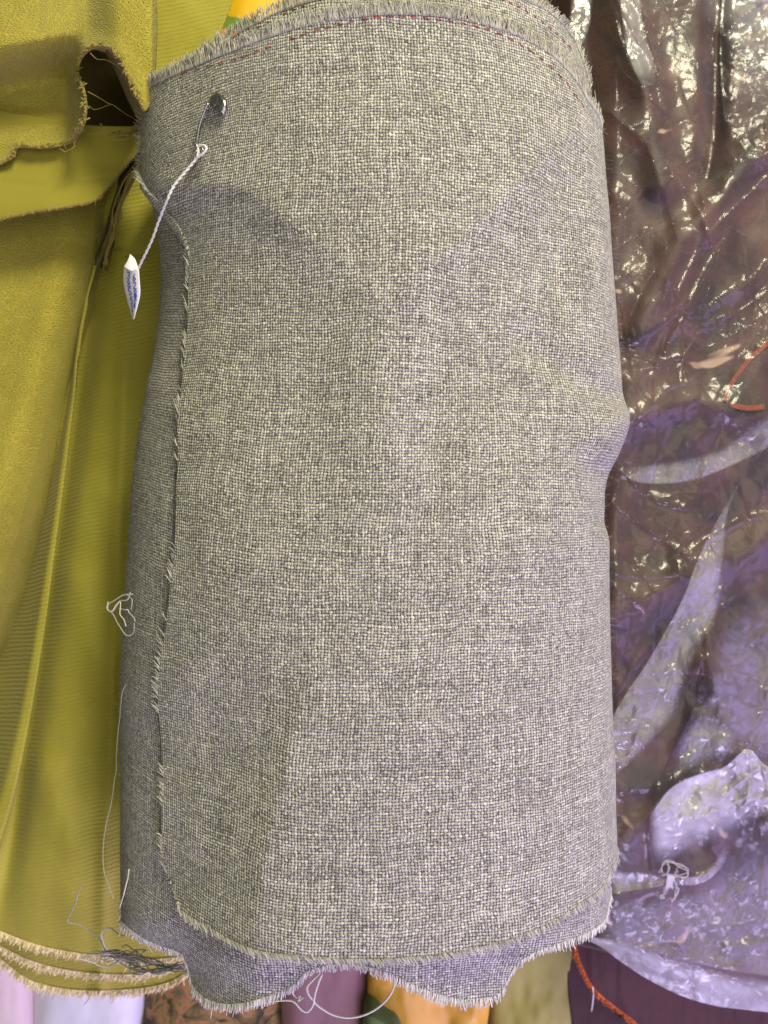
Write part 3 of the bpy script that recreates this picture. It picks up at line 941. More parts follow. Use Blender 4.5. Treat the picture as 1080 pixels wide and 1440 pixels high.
def z_twill(px, py):
    # crease lines run from the upper right to the lower left
    t = (py - 420) / 780.
    xb = 118 - 118 * t                              # edge of the folded strip
    d = px - xb
    z = .158 - .010 * np.exp(-((d - 14) / 17.) ** 2) * sstep(330, 450, py) * sstep(1330, 1150, py)
    z += .005 * sstep(10, 70, d) * sstep(330, 450, py)
    z -= .034 * sstep(-2, -20, d) * sstep(300, 380, py) * sstep(1330, 1180, py)
    z += .003 * np.exp(-((px - 168 + (py - 700) * .04) / 10.) ** 2) * sstep(420, 560, py)
    d1, _ = segdist(px, py, [(150, 700), (170, 790), (180, 900)]); z += .002 * np.exp(-(d1 / 18) ** 2)
    d1, _ = segdist(px, py, [(110, 820), (150, 960), (165, 1100)]); z += .003 * np.exp(-(d1 / 24) ** 2)
    d1, _ = segdist(px, py, [(60, 1080), (100, 1200), (110, 1330)]); z += .003 * np.exp(-(d1 / 26) ** 2)
    d1, _ = segdist(px, py, [(150, 352), (175, 356), (205, 357)]); z -= .0025 * np.exp(-(d1 / 5) ** 2)
    z += .0016 * fbm(px / 60., py / 120., 3)
    z -= .018 * sstep(1180, 1420, py) ** 2
    return z


ends = [[(-60, 1285), (0, 1311), (60, 1332), (130, 1344), (200, 1350), (270, 1345)],
        [(-60, 1296), (0, 1331), (50, 1354), (110, 1367), (180, 1371), (235, 1362), (272, 1344)],
        [(-60, 1308), (0, 1349), (40, 1378), (95, 1392), (170, 1393), (235, 1383), (274, 1360)]]
for k in (2, 1, 0):
    top = [(-70, -70), (100, -70), (335, -70)] if k == 0 else [(-60, 900), (100, 900), (280, 900)]
    right = [(335, -70), (326, 0), (304, 60), (285, 120), (280, 400), (275, 1000), ends[k][-1]] if k == 0 else [(280, 900), (278, 1100), ends[k][-1]]
    lft = [(206, -70), (204, 150), (165, 240), (60, 300), (-70, 420), (-62, 900), ends[k][0]] if k == 0 else [top[0], ends[k][0]]
    if k == 0: top = [(206, -70), (335, -70)]
    gx, gy = coons(lft, right, top, ends[k], 90, 420 if k == 0 else 120)
    P = W(gx, gy, z_twill(gx, gy) - .0055 * k - .0012 * k * sstep(0, 250, gx))
    sheet('twill_layer', P, M_twill, tw, .0012, uv=P[..., :2], skirt=.02 if k == 2 else None)
    N = np.zeros((len(P), 3)); N[:, 2] = 1
    fringe('frayed_edge', P[:, -1], P[:, -3], N, M_cream_yarn, tw, L=(.0022, .0048), pitch=.0008, r=.0005, curl=.0018, jit=.35, amean=.72 if k else .5, per=3)
    fringe('frayed_edge', P[:, -1], P[:, -3], N, M_cream_yarn, tw, L=(.001, .002), pitch=.0008, r=.0006, curl=.002, jit=.5, amean=.85, per=2, up_=.0006)

# folded strip of the same twill under the crepe
A_px = [(126, 330), (112, 400), (94, 470), (68, 560), (42, 660), (20, 740), (-6, 820), (-40, 900), (-70, 960)]
B_px = [(150, 330), (128, 400), (112, 470), (104, 560), (92, 660), (76, 780), (60, 900), (34, 1050), (8, 1160), (-30, 1260)]
gx, gy = coons([(x - 40, y) for x, y in A_px], B_px, [(88, 330), (150, 330)], [(-100, 960), (-30, 1260)], 30, 160)
uu = np.linspace(0, 1, 30)[:, None] + 0 * gx
ww = (gx - gx[:1] - 40) / (gx[-1:] - gx[:1] - 40)
P = W(gx, gy, .172 - .048 * np.clip((.74 - ww) / .9, 0, 1.3) + .0012 * fbm(gx / 40., gy / 90., 2))
sheet('folded_strip', P, M_twill, tw, .0015, uv=P[..., :2])

# ------------------------------------------------------------------ left edge: crepe roll
cr = empty('crepe_roll', (-.24, .05, .03), 'mustard yellow pebbled crepe roll at the left edge below the smooth olive flap', 'fabric roll')
gx, gy = coons([(-80, 240), (-80, 1000)], [(138, 255), (132, 320), (116, 400), (97, 460), (70, 555), (44, 655), (22, 738), (-4, 815), (-38, 900), (-70, 960)],
               [(-80, 240), (138, 255)], [(-80, 1000), (-60, 960)], 90, 260)
uu = np.linspace(0, 1, 90)[:, None] + 0 * gx
edge = sstep(0, 1, np.clip((1 - uu) * (gx[-1] - gx[0])[None] / 55., 0, 1))
z = .171 + .016 * np.sqrt(np.clip(edge, 0, 1)) + .0015 * fbm(gx / 70., gy / 90., 3)
d1, s1 = segdist(gx, gy, [(118, 340), (70, 470), (20, 640), (-30, 760)]); z += .002 * np.exp(-(d1 / 22) ** 2)
P = W(gx, gy, z)
sheet('crepe_layer', P, M_crepe, cr, skirt=.03)

# ------------------------------------------------------------------ smooth olive flap
fl = empty('folded_cloth', (-.2, .2, .18), 'smooth olive cloth flap with a fuzzy cut edge lying between the two mustard crepe pieces', 'cloth')
gx, gy = coons([(-80, 140), (-80, 328)], [(205, 178), (202, 195), (198, 210)], [(-80, 140), (60, 165), (130, 176), (205, 178)],
               [(-80, 328), (0, 309), (50, 298), (95, 291), (132, 283), (152, 264), (172, 240), (198, 210)], 120, 50)
z = .203 + .011 * sstep(225, 300, gy) + .0014 * fbm(gx / 80., gy / 60., 2) - .006 * sstep(120, 200, gx)
d1, _ = segdist(gx, gy, [(0, 255), (60, 262), (110, 256), (150, 250)]); z -= .0008 * np.exp(-(d1 / 4) ** 2)
P = W(gx, gy, z)
sheet('flap', P, M_smooth, fl, .001)
N = np.zeros((len(P), 3)); N[:, 2] = 1
fringe('frayed_edge', P[:, -1], P[:, -3], N, M_olive_yarn, fl, L=(.0006, .0016), pitch=.0006, r=.00022, curl=.001, jit=.5, amean=.6, per=2)
# selvedge of the flap turned down, shade of the gap put into its dark colour
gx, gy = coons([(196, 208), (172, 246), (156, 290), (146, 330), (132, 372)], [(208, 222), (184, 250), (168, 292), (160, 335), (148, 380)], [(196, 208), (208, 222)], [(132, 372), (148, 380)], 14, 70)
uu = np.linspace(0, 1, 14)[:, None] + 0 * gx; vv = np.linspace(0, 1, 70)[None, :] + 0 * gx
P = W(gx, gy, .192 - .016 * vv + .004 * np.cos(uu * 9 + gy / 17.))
M_gap_olive = mat_cloth('gap_shade_olive', (.04, .032, .004), (.09, .07, .01), 'twill', .8)
sheet('selvedge', P, M_gap_olive, fl, .0012)
T = Tubes()
for q in range(14):
    o1 = random.uniform(-5, 9)
    px_thread(T, [(203 + o1 * .4, 222), (184 + o1, 244), (168 + o1, 280), (158 + o1, 320 + random.uniform(-10, 10)), (146 + o1 * .6, 340 + random.uniform(0, 40))], [.2, .198, .19, .184, .18], .0004, 40, .003, random.uniform(0, .6))
T.build('loose_thread', M_olive_yarn, fl)

# ------------------------------------------------------------------ top left crepe with a hollow end
ct = empty('crepe_cloth', (-.2, .26, .2), 'mustard crepe cloth in the top corner folded into a dark hollow end with loose threads', 'cloth')
rim = [(-80, 246), (0, 230), (18, 219), (26, 206), (60, 207), (95, 201), (112, 186), (119, 165), (120, 145), (116, 122), (109, 104), (112, 84), (124, 70), (140, 65), (154, 68), (168, 82), (180, 106), (192, 132), (203, 156)]
rb = poly(rim, 300)
vv = np.linspace(0, 1, 280)[None, :]
tx = np.linspace(-80, 214, 300)[:, None]
wv = 1 - (1 - vv) ** 1.6
gx = tx + (rb[:, :1] - tx) * vv ** 6 + 8 * sstep(-90, 40, -330 + (rb[:, 1:] + 330) * wv) * (tx > 205) * (1 - vv ** 6)
gy = -330 + (rb[:, 1:] + 330) * wv


def z_ctop(x, y):
    z = .236 + .0012 * fbm(x / 50., y / 60., 3)
    lf = sstep(128, 92, x)
    z -= lf * .036 * sstep(60, 135, y + .18 * x)
    z += lf * .006 * sstep(150, 205, y)
    z += .013 * sstep(120, 170, x)
    z -= .020 * sstep(211, 224, x) ** 1.5
    d, _ = segdist(x, y, rim[9:])
    z += .004 * np.exp(-(d / 14) ** 2)
    d, _ = segdist(x, y, rim[1:9]); z += .0025 * np.exp(-(d / 7) ** 2)
    return z


P = W(gx, gy, z_ctop(gx, gy))
sheet('crepe_layer', P, M_crepe, ct, .0010)
# added sides, right and out-of-view far end, block light from the hollow
yy_ = np.linspace(-330, 140, 80)[None, :]; s_ = np.linspace(0, 1, 14)[:, None]
P = W(212 + 4 * s_ + 0 * yy_, yy_ + 0 * s_, .226 - .068 * s_ + 0 * yy_)
sheet('light_block_side', P, M_crepe, ct, .0012)
xx_ = np.linspace(-120, 214, 60)[:, None]; s_ = np.linspace(0, 1, 14)[None, :]
P = W(xx_ + 0 * s_, -330 - 6 * s_ + 0 * xx_, .236 - .21 * s_ + 0 * xx_)
sheet('light_block_side', P, M_crepe, ct, .0012)
T = Tubes()   # rolled hem of the rim
rp = poly(rim[1:], 260); rz = z_ctop(rp[:, 0], rp[:, 1])
T.add(W(rp[:, 0], rp[:, 1], rz - .0006), .0010, sides=8, a=.7)
for q in range(240):
    k = random.randrange(2, 257); p0 = W(rp[k, 0], rp[k, 1], rz[k])
    T.add([p0 + np.array([random.gauss(0, .0006), random.gauss(0, .0006), .001]), p0 + np.array([random.gauss(0, .0012), random.gauss(0, .0012), .0012])], .0005, .0004, 4, a=random.uniform(.3, 1))
T.build('rolled_hem', M_olive_yarn, ct)
# inner turn on the right of the hollow, going down into it
c1 = poly([(150, 68), (166, 84), (180, 110), (192, 138), (203, 160)], 50)
c2 = poly([(148, 74), (162, 100), (174, 128), (184, 150), (198, 178)], 50)
s_ = np.linspace(0, 1, 16)[:, None, None]
g = c1[None] * (1 - s_) + c2[None] * s_
P = W(g[..., 0], g[..., 1], .236 - .045 * s_[..., 0] + 0 * g[..., 0])
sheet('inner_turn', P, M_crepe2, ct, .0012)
# back wall of the hollow, its deep shade painted in near-black
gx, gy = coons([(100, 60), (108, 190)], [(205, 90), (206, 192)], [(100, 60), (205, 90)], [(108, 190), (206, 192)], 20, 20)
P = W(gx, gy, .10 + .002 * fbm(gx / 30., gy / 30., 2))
M_hollow_shade = mat_cloth('hollow_shade_crepe', (.025, .017, .002), (.07, .05, .008), 'crepe', .85)
sheet('inner_turn', P, M_hollow_shade, ct, .001)
T = Tubes()
for pts, zs in (([(126, 74), (136, 82), (152, 86), (168, 96), (182, 120), (192, 145)], [.243, .24, .238, .236]), ([(122, 128), (145, 140), (170, 155), (196, 172)], [.236, .23, .22, .21]),
                ([(118, 144), (132, 153), (146, 150), (156, 148)], [.23, .226, .222]), ([(122, 187), (150, 187), (175, 190), (196, 188)], [.215, .214, .212]), ([(150, 194), (168, 197), (190, 192)], [.214, .213]),
                ([(178, 190), (186, 178), (198, 168)], [.214, .216, .22]), ([(84, 208), (92, 213), (102, 208), (106, 198)], [.226, .226, .228]), ([(140, 172), (150, 184), (160, 190)], [.214, .214])):
    px_thread(T, pts, zs, .00022, 40, .0012, .75)
T.build('loose_thread', M_olive_yarn, ct)
T = Tubes()
for q in range(7):
    px_thread(T, [(205, 172 + q), (190 + q, 182 + random.uniform(-3, 3)), (172 + 3 * q, 186 + random.uniform(-4, 6)), (150 + 4 * q, 188 + random.uniform(-3, 6))], [.216, .214, .212], .00036, 40, .003, random.uniform(.1, .6))
for q in range(5):
    px_thread(T, [(193 + q * .8, 196), (192 + q, 205), (197 + q, 215), (204 + q * .5, 222)], [.214, .214, .213], .0006, 30, .002, random.uniform(.2, .7))
T.build('loose_thread', M_olive_yarn, ct)

# ------------------------------------------------------------------ top: yellow striped cloth
gx, gy = coons([(280, -90), (270, 140)], [(480, -90), (480, 140)], [(280, -90), (480, -90)], [(270, 140), (480, 140)], 60, 70)
P = W(gx, gy, .115 + .002 * fbm(gx / 40., gy / 50., 2) + .003 * np.sin(gx / 17.))
vv = (gy - (22 + (gx - 325) * .25)) / 1950. + .0425
ys = sheet('striped_cloth', P, M_stripe, None, loc=(-.09, .35, 0), uv=np.stack([gx / 2000., np.clip(vv, 0, .1)], -1), skirt=.0)
tag(ys, 'folded bright yellow cloth with green and red woven bands showing above the grey roll', 'cloth')

# ------------------------------------------------------------------ right: maroon cloth in a plastic bag
mr = empty('maroon_cloth', (.21, .05, .0), 'dark maroon brocade cloth folded inside the clear plastic bag on the right', 'cloth')


def z_mar(x, y):
    z = .128 + .008 * fbm(x / 90., y / 140., 3)
    for pts, h, w in (([(870, -40), (900, 100), (925, 220), (930, 260)], .012, 26), ([(1010, -40), (1005, 150), (995, 250)], -.012, 16), ([(1080, 200), (960, 340), (900, 470)], .008, 24),
                      ([(870, 600), (980, 560), (1080, 590)], .008, 22), ([(860, 860), (960, 820), (1080, 760)], .008, 30), ([(1000, 900), (1030, 1050), (1080, 1150)], .008, 30),
                      ([(870, 1180), (980, 1130), (1090, 1160)], .008, 30)):
        d, _ = segdist(x, y, pts); z += h * np.exp(-(d / w) ** 2)
    z -= .03 * sstep(1250, 1420, y)
    z -= .02 * sstep(870, 800, x)
    return z


gx, gy = coons([(800, -90), (812, 600), (815, 1330)], [(1160, -90), (1160, 1400)], [(800, -90), (1160, -90)], [(815, 1330), (900, 1350), (1000, 1375), (1160, 1400)], 110, 360)
P = W(gx, gy, z_mar(gx, gy))
sheet('folded_layer', P, M_floral, mr, skirt=.0)
gx, gy = coons([(1090, 468), (1050, 505), (1022, 545), (1018, 562)], [(1094, 475), (1055, 509), (1028, 546), (1023, 566)], [(1090, 468), (1094, 475)], [(1018, 562), (1023, 566)], 12, 40)
P = W(gx, gy, z_mar(gx, gy) + .002); sheet('orange_trim', P, M_orange, mr, .001)
gx, gy = coons([(1026, 566), (1029, 573)], [(1075, 568), (1075, 575)], [(1026, 566), (1050, 570), (1075, 568)], [(1029, 573), (1050, 577), (1075, 575)], 40, 10)
P = W(gx, gy, z_mar(gx, gy) + .0035); sheet('orange_trim', P, M_orange, mr, .001)

# clear film ------------------------------------------------------------------
bag = empty('plastic_bag', (.21, 0, .12), 'crumpled clear plastic bag with milky folded layers and a torn hole beside the grey roll', 'plastic bag')
BX = (780, -120, 1180, 1480)
CREASE = [  # traced folds of the film: line, height mm, half-width px
    ([(858, -20), (868, 40), (878, 70), (890, 100), (902, 118)], 5.5, 7), ([(835, 40), (858, 70), (872, 95), (890, 118), (900, 120)], 4, 9), ([(900, -20), (908, 40), (924, 90), (926, 105), (920, 118), (905, 122)], 5, 7),
    ([(890, 128), (910, 135), (928, 152), (932, 158)], 4, 5), ([(925, 118), (932, 155)], 3, 5), ([(838, 148), (856, 156), (880, 178), (905, 197), (918, 225), (935, 270), (945, 310), (954, 342), (948, 365), (940, 388), (935, 405)], 6, 7),
    ([(908, 200), (940, 235), (965, 270), (985, 300), (994, 328)], 5, 9), ([(1080, 250), (1040, 285), (1005, 320), (990, 340), (970, 375), (955, 408)], 5, 10), ([(1000, 340), (1030, 320), (1015, 345), (985, 400), (965, 440), (945, 470), (935, 495)], 6, 10),
    ([(832, 360), (858, 365), (868, 330), (872, 300), (862, 270), (845, 262)], 5, 9), ([(860, 365), (868, 340), (874, 310)], 4, 5), ([(868, 395), (900, 385), (935, 390), (958, 425)], 4, 8), ([(872, 475), (885, 480), (915, 462), (950, 440), (960, 425)], 5, 7),
    ([(872, 500), (895, 500), (925, 512)], 4, 6), ([(925, 514), (940, 504), (962, 502), (968, 530), (975, 535)], 5, 7), ([(880, 582), (905, 580), (922, 565), (938, 545), (965, 540)], 4, 7), ([(1080, 370), (1060, 392), (1040, 403)], 4, 6),
    ([(1040, 405), (1020, 415), (1000, 430)], 4, 6), ([(1015, 0), (1012, 60), (1014, 120), (1018, 170)], 5, 7), ([(1080, -5), (1060, 12), (1035, 30), (1020, 50), (1012, 45)], 5, 7), ([(1085, 215), (1050, 232), (1020, 244), (1000, 256)], 5, 8),
    ([(970, 248), (985, 270), (992, 300), (998, 325)], 4, 10), ([(862, 655), (885, 672), (900, 690), (930, 705), (960, 714)], 5, 7), ([(852, 700), (880, 722), (905, 740), (925, 755), (960, 778), (985, 790)], 5, 8),
    ([(860, 805), (885, 808), (915, 812), (955, 808)], 5, 7), ([(858, 822), (890, 842), (925, 862)], 6, 8), ([(960, 812), (930, 830), (915, 838)], 4, 6), ([(865, 905), (878, 925), (890, 945)], 3, 6),
    ([(1080, 725), (1050, 730), (1020, 745), (995, 760), (980, 775)], 5, 7), ([(980, 940), (990, 925), (1000, 945), (1006, 975)], 5, 7), ([(975, 1000), (960, 1030), (945, 1060)], 4, 8), ([(1085, 960), (1065, 1020), (1080, 1080)], 4, 9),
    ([(915, 1140), (940, 1110), (975, 1090), (1015, 1080), (1045, 1058), (1060, 1062), (1080, 1085)], 9, 9), ([(915, 1140), (912, 1180), (918, 1222)], 6, 7), ([(1015, 1120), (1035, 1105), (1050, 1092)], 4, 5), ([(1040, 1135), (1060, 1125)], 4, 6),
    ([(955, 1140), (965, 1155), (985, 1150), (1005, 1140)], 4, 7), ([(1005, 1170), (1000, 1190), (1010, 1215), (990, 1230), (962, 1236)], 6, 9), ([(858, 1222), (900, 1226), (935, 1222)], 5, 8), ([(858, 1262), (900, 1252), (935, 1242)], 5, 8),
    ([(860, 1278), (890, 1282), (915, 1272)], 3, 6), ([(930, 1310), (960, 1298), (985, 1294), (1010, 1303)], 4, 7), ([(1080, 1290), (1050, 1300), (1030, 1305)], 4, 6), ([(1020, 1330), (1050, 1330), (1080, 1325)], 5, 8), ([(838, 1322), (900, 1330), (980, 1352), (1085, 1372)], 5, 9)]


_rc = np.random.default_rng(77)
FINE = []
for _k in range(130):
    _x, _y, _a, _l = _rc.uniform(830, 1120), _rc.uniform(-60, 1420), _rc.choice([.9, 2.2, 1.5]) + _rc.normal(0, .45), _rc.uniform(22, 80)
    FINE.append(((_x - _l * math.cos(_a), _y - _l * math.sin(_a)), (_x + _rc.normal(0, 6), _y + _rc.normal(0, 6)), (_x + _l * math.cos(_a), _y + _l * math.sin(_a)),
                 _rc.choice([-1, 1, 1]) * _rc.uniform(.0003, .0011), _rc.uniform(2.5, 7)))


def fine_creases(x, y):
    z = np.zeros(x.shape)
    for p0, p1, p2, h, w in FINE:
        m = (np.abs(x - p1[0]) < 110) & (np.abs(y - p1[1]) < 110)
        if not m.any(): continue
        xs, ys = x[m], y[m]
        d, sg = segdist(xs, ys, [p0, p1, p2])
        e = np.minimum(np.hypot(xs - p0[0], ys - p0[1]), np.hypot(xs - p2[0], ys - p2[1]))
        z[m] += h * np.exp(-d / (w * np.where(sg > 0, .6, 1.6))) * sstep(0, 25, e)
    return z


def z_film(x, y):
    z = np.maximum(z_mar(x, y), .118) + .012
    z = .6 * z + .4 * .145
    z -= .010 * sstep(870, 824, x)
    z += .006 * sstep(1280, 1330, y)
    amp = .45 + 1.2 * sstep(-.15, .35, fbm(x / 95. + 31, y / 95., 2)) + .1 * sstep(950, 1080, y) - .35 * sstep(380, 250, y)
    z += .0030 * crumple(x, y, 90, 3, BX, 1.25) + .0006 * amp * crumple(x, y, 34, 5, BX, 1.1) + .00015 * amp ** 2 * crumple(x, y, 13, 8, BX) + (.00007 - .00004 * sstep(950, 1100, y)) * amp ** 2 * crumple(x, y, 6.5, 9, BX)
    z = np.maximum(z, z_mar(x, y) + .004) + fine_creases(x, y)
    for pts, h, w in CREASE:
        p = poly(pts, 14)
        d, sg = segdist(x, y, p.tolist())
        wv = w * np.where(sg > 0, .7, 1.5)
        z += h * .00062 * np.exp(-d / wv)
    return z


def hole(x, y):
    return (((x - 938) / 8.5) ** 2 + ((y - 1220) / 8.0) ** 2 < 1) | (((x - 958) / 8.5) ** 2 + ((y - 1226) / 5.5) ** 2 < 1) | (((x - 948) / 5) ** 2 + ((y - 1219) / 5) ** 2 < 1)


nu, nv = 220, 840
gx, gy = coons([(818, -100), (824, 500), (824, 1000), (826, 1322)], [(1165, -100), (1165, 1432)], [(818, -100), (1165, -100)],
               [(826, 1322), (850, 1336), (880, 1358), (930, 1388), (985, 1410), (1040, 1420), (1165, 1432)], nu, nv)
ZF = z_film(gx, gy)
P = W(gx, gy, ZF)
Fc = up(P, gridfaces(nu, nv))
cx, cy = gx.ravel()[Fc].mean(1), gy.ravel()[Fc].mean(1)
Fc = Fc[~hole(cx, cy)]
mk('film_sheet', P.reshape(-1, 3), Fc, M_film, bag, attr=np.ones(nu * nv), smooth=False)


def film_patch(name, left, right, top, bottom, mat, off=.004, nu=60, nv=60, amp=1.0, belly=.0, fade=(.05, .3, .2, .2), drop=0.0):
    gx, gy = coons(left, right, top, bottom, nu, nv)
    uu = np.linspace(0, 1, nu)[:, None] + 0 * gx; vv = np.linspace(0, 1, nv)[None, :] + 0 * gx
    z = np.maximum(z_mar(gx, gy), .118) * .6 + .4 * .145 + .0125 + off
    z -= drop * vv ** 1.5
    fd = np.ones_like(uu)
    for q, e in zip((uu, 1 - uu, vv, 1 - vv), fade):
        fd = fd * (sstep(0, e, q) if e > 0 else 1)
    z += amp * (.0012 * crumple(gx, gy, 42, 21, BX, 1.2) + .0006 * crumple(gx, gy, 17, 22, BX) + .00032 * crumple(gx, gy, 9, 23, BX))
    z = np.maximum(z, z_mar(gx, gy) + .006) + .7 * fine_creases(gx, gy)
    z += belly * np.sin(np.pi * uu) * np.sin(np.pi * vv)
    for pts, h, w in CREASE:
        d, sg = segdist(gx, gy, pts); z += h * .0004 * np.exp(-d / w)
    P = W(gx, gy, z)
    Fc = up(P, gridfaces(nu, nv)); cx, cy = gx.ravel()[Fc].mean(1), gy.ravel()[Fc].mean(1)
    mk(name, P.reshape(-1, 3), Fc[~hole(cx, cy)], mat, bag, attr=fd, smooth=False)
    return P


film_patch('folded_flap', [(1040, 672), (988, 772), (957, 848), (912, 928), (858, 1016), (850, 1100)], [(1085, 612), (1032, 700), (1019, 800), (1014, 856), (990, 905), (966, 960), (946, 1014), (856, 1104)],
           [(1040, 672), (1085, 612)], [(850, 1100), (856, 1104)], M_milk, .007, 70, 160, 1.1, fade=(.02, .3, .35, .1))
film_patch('folded_flap', [(864, 655), (866, 662)], [(1120, 545), (1120, 612)], [(864, 655), (930, 648), (1000, 634), (1040, 610), (1120, 545)], [(866, 662), (900, 680), (960, 679), (1020, 660), (1120, 612)], M_milk, .007, 140, 50, 1.1, fade=(.2, 0, .5, .12))
film_patch('hem_band', [(832, 1316), (830, 1324)], [(1165, 1372), (1165, 1431)], [(832, 1316), (880, 1324), (950, 1346), (1040, 1370), (1165, 1380)], [(830, 1324), (850, 1335), (880, 1357), (930, 1387), (985, 1409), (1040, 1419), (1165, 1431)], M_milk2, .006, 180, 50, 1.2, fade=(.0, 0, .45, .0), drop=.012)
film_patch('folded_flap', [(960, -100), (975, 15), (1002, 45), (1010, 110), (1014, 190)], [(1165, -100), (1165, 170)], [(960, -100), (1165, -100)], [(1014, 190), (1060, 180), (1165, 170)], M_milk, .006, 70, 100, .7, fade=(.35, 0, 0, .7))
film_patch('crumpled_fold', [(912, 1148), (913, 1190), (920, 1222)], [(1165, 1075), (1165, 1150)], [(912, 1148), (945, 1106), (985, 1087), (1020, 1077), (1052, 1052), (1085, 1078), (1165, 1075)], [(920, 1222), (950, 1212), (985, 1200), (1012, 1184), (1085, 1150), (1165, 1150)], M_milk2, .009, 160, 80, 1.7, .004, fade=(.1, 0, .03, .4), drop=.012)
film_patch('folded_flap', [(852, 1222), (852, 1260)], [(944, 1234), (944, 1244)], [(852, 1222), (900, 1226), (944, 1234)], [(852, 1260), (900, 1252), (944, 1244)], M_milk, .007, 70, 30, 1.3, fade=(0, .35, .3, .1))
film_patch('folded_flap', [(950, 1233), (948, 1245)], [(1022, 1180), (1028, 1192)], [(950, 1233), (975, 1230), (1002, 1214), (1022, 1180)], [(948, 1245), (985, 1243), (1012, 1223), (1028, 1192)], M_milk, .007, 70, 30, 1.0, fade=(.1, .5, .4, .05))
film_patch('folded_flap', [(808, -60), (800, 30), (797, 50), (806, 76)], [(836, -60), (834, 10), (828, 45), (812, 78)], [(808, -60), (836, -60)], [(806, 76), (812, 78)], M_milk, .02, 24, 60, .6, fade=(.2, .2, 0, .2))
film_patch('folded_flap', [(868, -60), (876, 40), (888, 90), (902, 118)], [(898, -60), (908, 40), (922, 85), (924, 116)], [(868, -60), (898, -60)], [(902, 118), (924, 116)], M_milk, .006, 30, 60, .6)
film_patch('folded_flap', [(1008, 850), (990, 930), (960, 1010), (925, 1120)], [(1165, 780), (1165, 1130)], [(1008, 850), (1060, 830), (1165, 780)], [(925, 1120), (1020, 1090), (1165, 1130)], M_haze, .0035, 80, 90, 1.2, fade=(.3, 0, .35, .3))
film_patch('folded_flap', [(842, 1265), (836, 1325)], [(1165, 1200), (1165, 1385)], [(842, 1265), (960, 1250), (1060, 1180), (1165, 1200)], [(836, 1325), (900, 1334), (980, 1356), (1165, 1385)], M_haze, .0035, 90, 60, 1.0, fade=(.1, 0, .5, .0))
film_patch('crumpled_fold', [(950, 1040), (990, 1000), (1015, 1010), (1040, 1035)], [(940, 1105), (975, 1085), (1005, 1070), (1040, 1055)], [(950, 1040), (940, 1105)], [(1040, 1035), (1040, 1055)], M_milk, .004, 30, 50, 1.0, fade=(.4, .4, .4, .4))
# torn rim round the hole and the hanging knot
T = Tubes()
zf = lambda x, y: float(z_film(np.array([[x]]), np.array([[y]]))[0, 0])
zk = zf(946, 1224) + .010
for pts in ([(929, 1228), (931, 1216), (938, 1211), (947, 1212), (954, 1217), (962, 1219), (968, 1225), (966, 1231), (957, 1234), (948, 1233), (938, 1230), (931, 1230)],
            [(940, 1213), (941, 1222), (938, 1230)], [(952, 1222), (950, 1232)], [(941, 1236), (938, 1248), (932, 1256), (930, 1261), (935, 1262)], [(945, 1236), (951, 1250), (950, 1260), (944, 1266)]):
    for k in range(4):
        q = [(a + random.gauss(0, 1.3), b + random.gauss(0, 1.3)) for a, b in pts]
        px_thread(T, q, [zk, zk + random.gauss(.001, .001), zk], random.uniform(.0001, .00045), 40, .0022, .8, 5)
T.A = [1.0] * len(T.A); T.build('torn_rim', M_milk2, bag)
film_patch('torn_tab', [(938, 1228), (937, 1242), (933, 1254)], [(953, 1230), (948, 1244), (950, 1256)], [(938, 1228), (953, 1230)], [(933, 1254), (942, 1250), (950, 1256)], M_milk2, .012, 14, 20, .8)

# ------------------------------------------------------------------ bottom right: maroon roll with orange selvedge
mb = empty('maroon_roll', (.2, -.36, 0), 'dark maroon fabric roll with fuzzy orange edge in the bottom right corner', 'fabric roll')
sel = [(806, 1300), (810, 1338), (818, 1362), (834, 1390), (856, 1410), (880, 1428), (905, 1447), (960, 1480)]
gx, gy = coons(sel, [(1170, 1250), (1170, 1530)], [sel[0], (1170, 1250)], [sel[-1], (1170, 1530)], 90, 80)
uu = np.linspace(0, 1, 90)[:, None] + 0 * gx
P = W(gx, gy, .098 - .012 * sstep(1370, 1500, gy) + .004 * fbm(gx / 22., gy / 110., 3) - .003 * np.exp(-(uu / .04) ** 2))
sheet('roll_layer', P, M_maroon2, mb, skirt=.0)
N = np.zeros((P.shape[1], 3)); N[:, 2] = 1
fringe('orange_selvedge', P[0], P[3], N, M_orange_yarn, mb, L=(.0008, .0034), pitch=.0009, r=.00042, curl=.002, jit=.7, amean=.35, per=3)
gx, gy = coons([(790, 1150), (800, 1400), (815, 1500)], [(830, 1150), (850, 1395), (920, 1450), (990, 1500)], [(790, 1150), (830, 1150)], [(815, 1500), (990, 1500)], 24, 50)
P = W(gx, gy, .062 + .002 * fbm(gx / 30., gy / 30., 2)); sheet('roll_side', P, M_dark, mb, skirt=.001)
T = Tubes(); px_thread(T, [(833, 1388), (834, 1402), (832, 1422)], [.098, .092, .08], .0004, 20, .0008, .9); T.build('loose_thread', M_string, mb)


# ------------------------------------------------------------------ bottom: folded cloths further below
def low_cloth(name, left, right, z, mat, label, y0=1180, y1=1530, wav=.003, layers=1, tilt=0.0, loc=None, top=None, bot=None):
    gx, gy = coons(left, right, top or [left[0], right[0]], bot or [left[-1], right[-1]], 50, 60)
    uu = np.linspace(0, 1, 50)[:, None] + 0 * gx
    zz = z + wav * fbm(gx / 45. + z * 100, gy / 70., 3) - .012 * (2 * abs(uu - .5)) ** 6 + tilt * (uu - .5)
    P = W(gx, gy, zz)
    c = P.reshape(-1, 3).mean(0)
    o = sheet(name, P, mat, None, loc=(c[0], c[1], 0), skirt=.0)
    return tag(o, label, 'cloth')


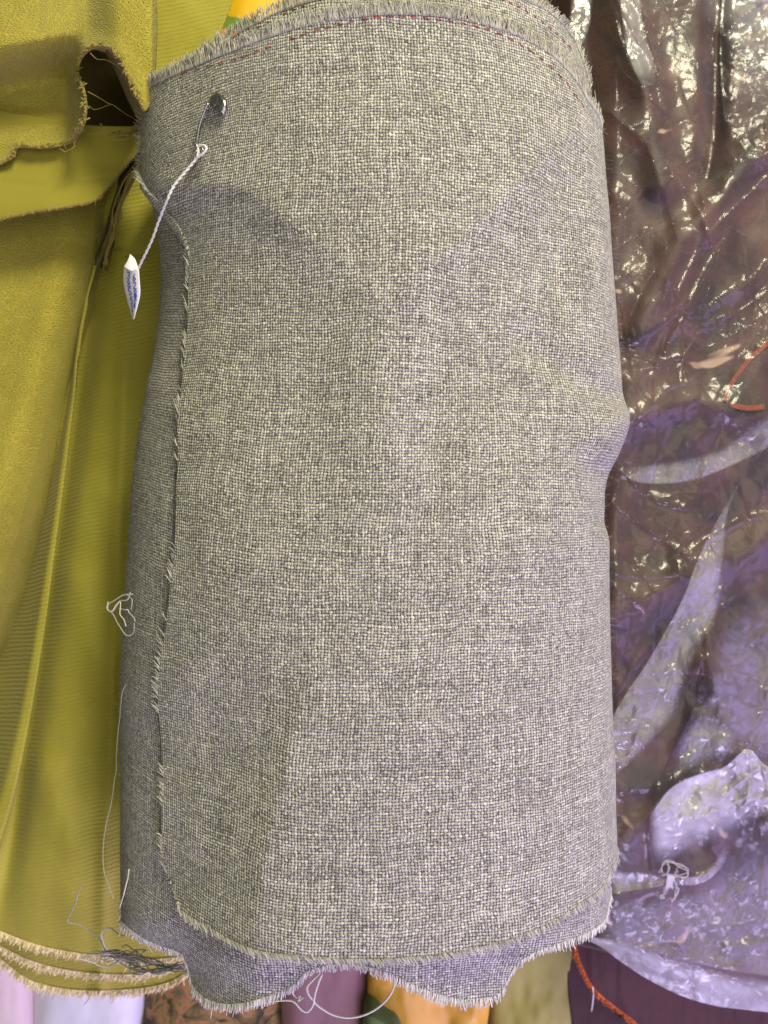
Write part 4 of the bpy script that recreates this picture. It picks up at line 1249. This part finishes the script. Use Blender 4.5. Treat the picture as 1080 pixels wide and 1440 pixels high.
low_cloth('folded_cloth', [(-110, 1180), (-110, 1540)], [(30, 1180), (40, 1360), (43, 1540)], .075, M_pink, 'pale pink cotton cloth folded in the bottom left corner below the twill roll')
low_cloth('folded_cloth', [(46, 1180), (48, 1540)], [(205, 1180), (196, 1400), (172, 1540)], .07, M_white, 'white cotton cloth folded below the cream frayed end of the twill roll')
low_cloth('folded_cloth', [(200, 1180), (206, 1400), (190, 1540)], [(405, 1180), (408, 1400), (395, 1540)], .06, M_print, 'brown and black printed cotton cloth below the lower left hem of the grey roll', wav=.006)
low_cloth('folded_cloth', [(392, 1180), (398, 1540)], [(512, 1180), (516, 1540)], .075, M_mauve, 'mauve satin cloth folded behind the pale loop of thread')
low_cloth('folded_cloth', [(515, 1180), (518, 1540)], [(700, 1180), (690, 1400), (668, 1540)], .08, M_gold, 'shiny gold satin cloth folded below the hanging hem of the grey roll', wav=.012)
low_cloth('folded_cloth', [(700, 1180), (690, 1540)], [(815, 1180), (822, 1400), (830, 1540)], .06, M_oliveback, 'dull olive cloth folded beside the maroon roll at the bottom', wav=.01)
low_cloth('cloth_strip', [(512, 1424), (508, 1470)], [(566, 1452), (575, 1490)], .095, M_green, 'narrow leaf green cloth corner lying on the gold satin at the bottom', wav=.002)


# ------------------------------------------------------------------ lamps
def area(name, loc, target, size, power, col, sy=None):
    d = bpy.data.lights.new(name, 'AREA'); d.energy = power; d.color = col
    d.shape = 'RECTANGLE'; d.size = size; d.size_y = sy or size
    o = bpy.data.objects.new(name, d); COL.objects.link(o); o.location = loc
    o.rotation_euler = (Vector(target) - Vector(loc)).to_track_quat('-Z', 'Y').to_euler()
    return o


area('ceiling_lamp', (.46, .95, 1.0), (0, 0, .2), .32, 20.0, (1.0, .94, .66), .36)
area('ceiling_lamp', (.30, -.10, 1.6), (0, -.05, .2), 1.2, 7.5, (1.0, .97, .74), .9)
area('violet_lamp', (.22, -.80, .60), (.04, -.2, .2), .34, 6.0, (.68, .57, 1.0), .3)
area('violet_lamp', (.82, -.44, .58), (.16, -.14, .16), .9, 6.5, (.54, .40, 1.0), .5)
w = bpy.data.worlds.new('World'); scene.world = w; w.use_nodes = True
bg = w.node_tree.nodes['Background']; bg.inputs[0].default_value = (1.0, .92, .76, 1); bg.inputs[1].default_value = .13

# ------------------------------------------------------------------ render settings
scene.render.engine = 'CYCLES'
scene.cycles.max_bounces = 8
scene.cycles.transparent_max_bounces = 24
scene.cycles.caustics_reflective = False
scene.cycles.caustics_refractive = False
scene.view_settings.view_transform = 'Standard'
scene.view_settings.look = 'None'
scene.view_settings.exposure = 0.12
scene.view_settings.gamma = 1.0
scene.view_settings.use_curve_mapping = False
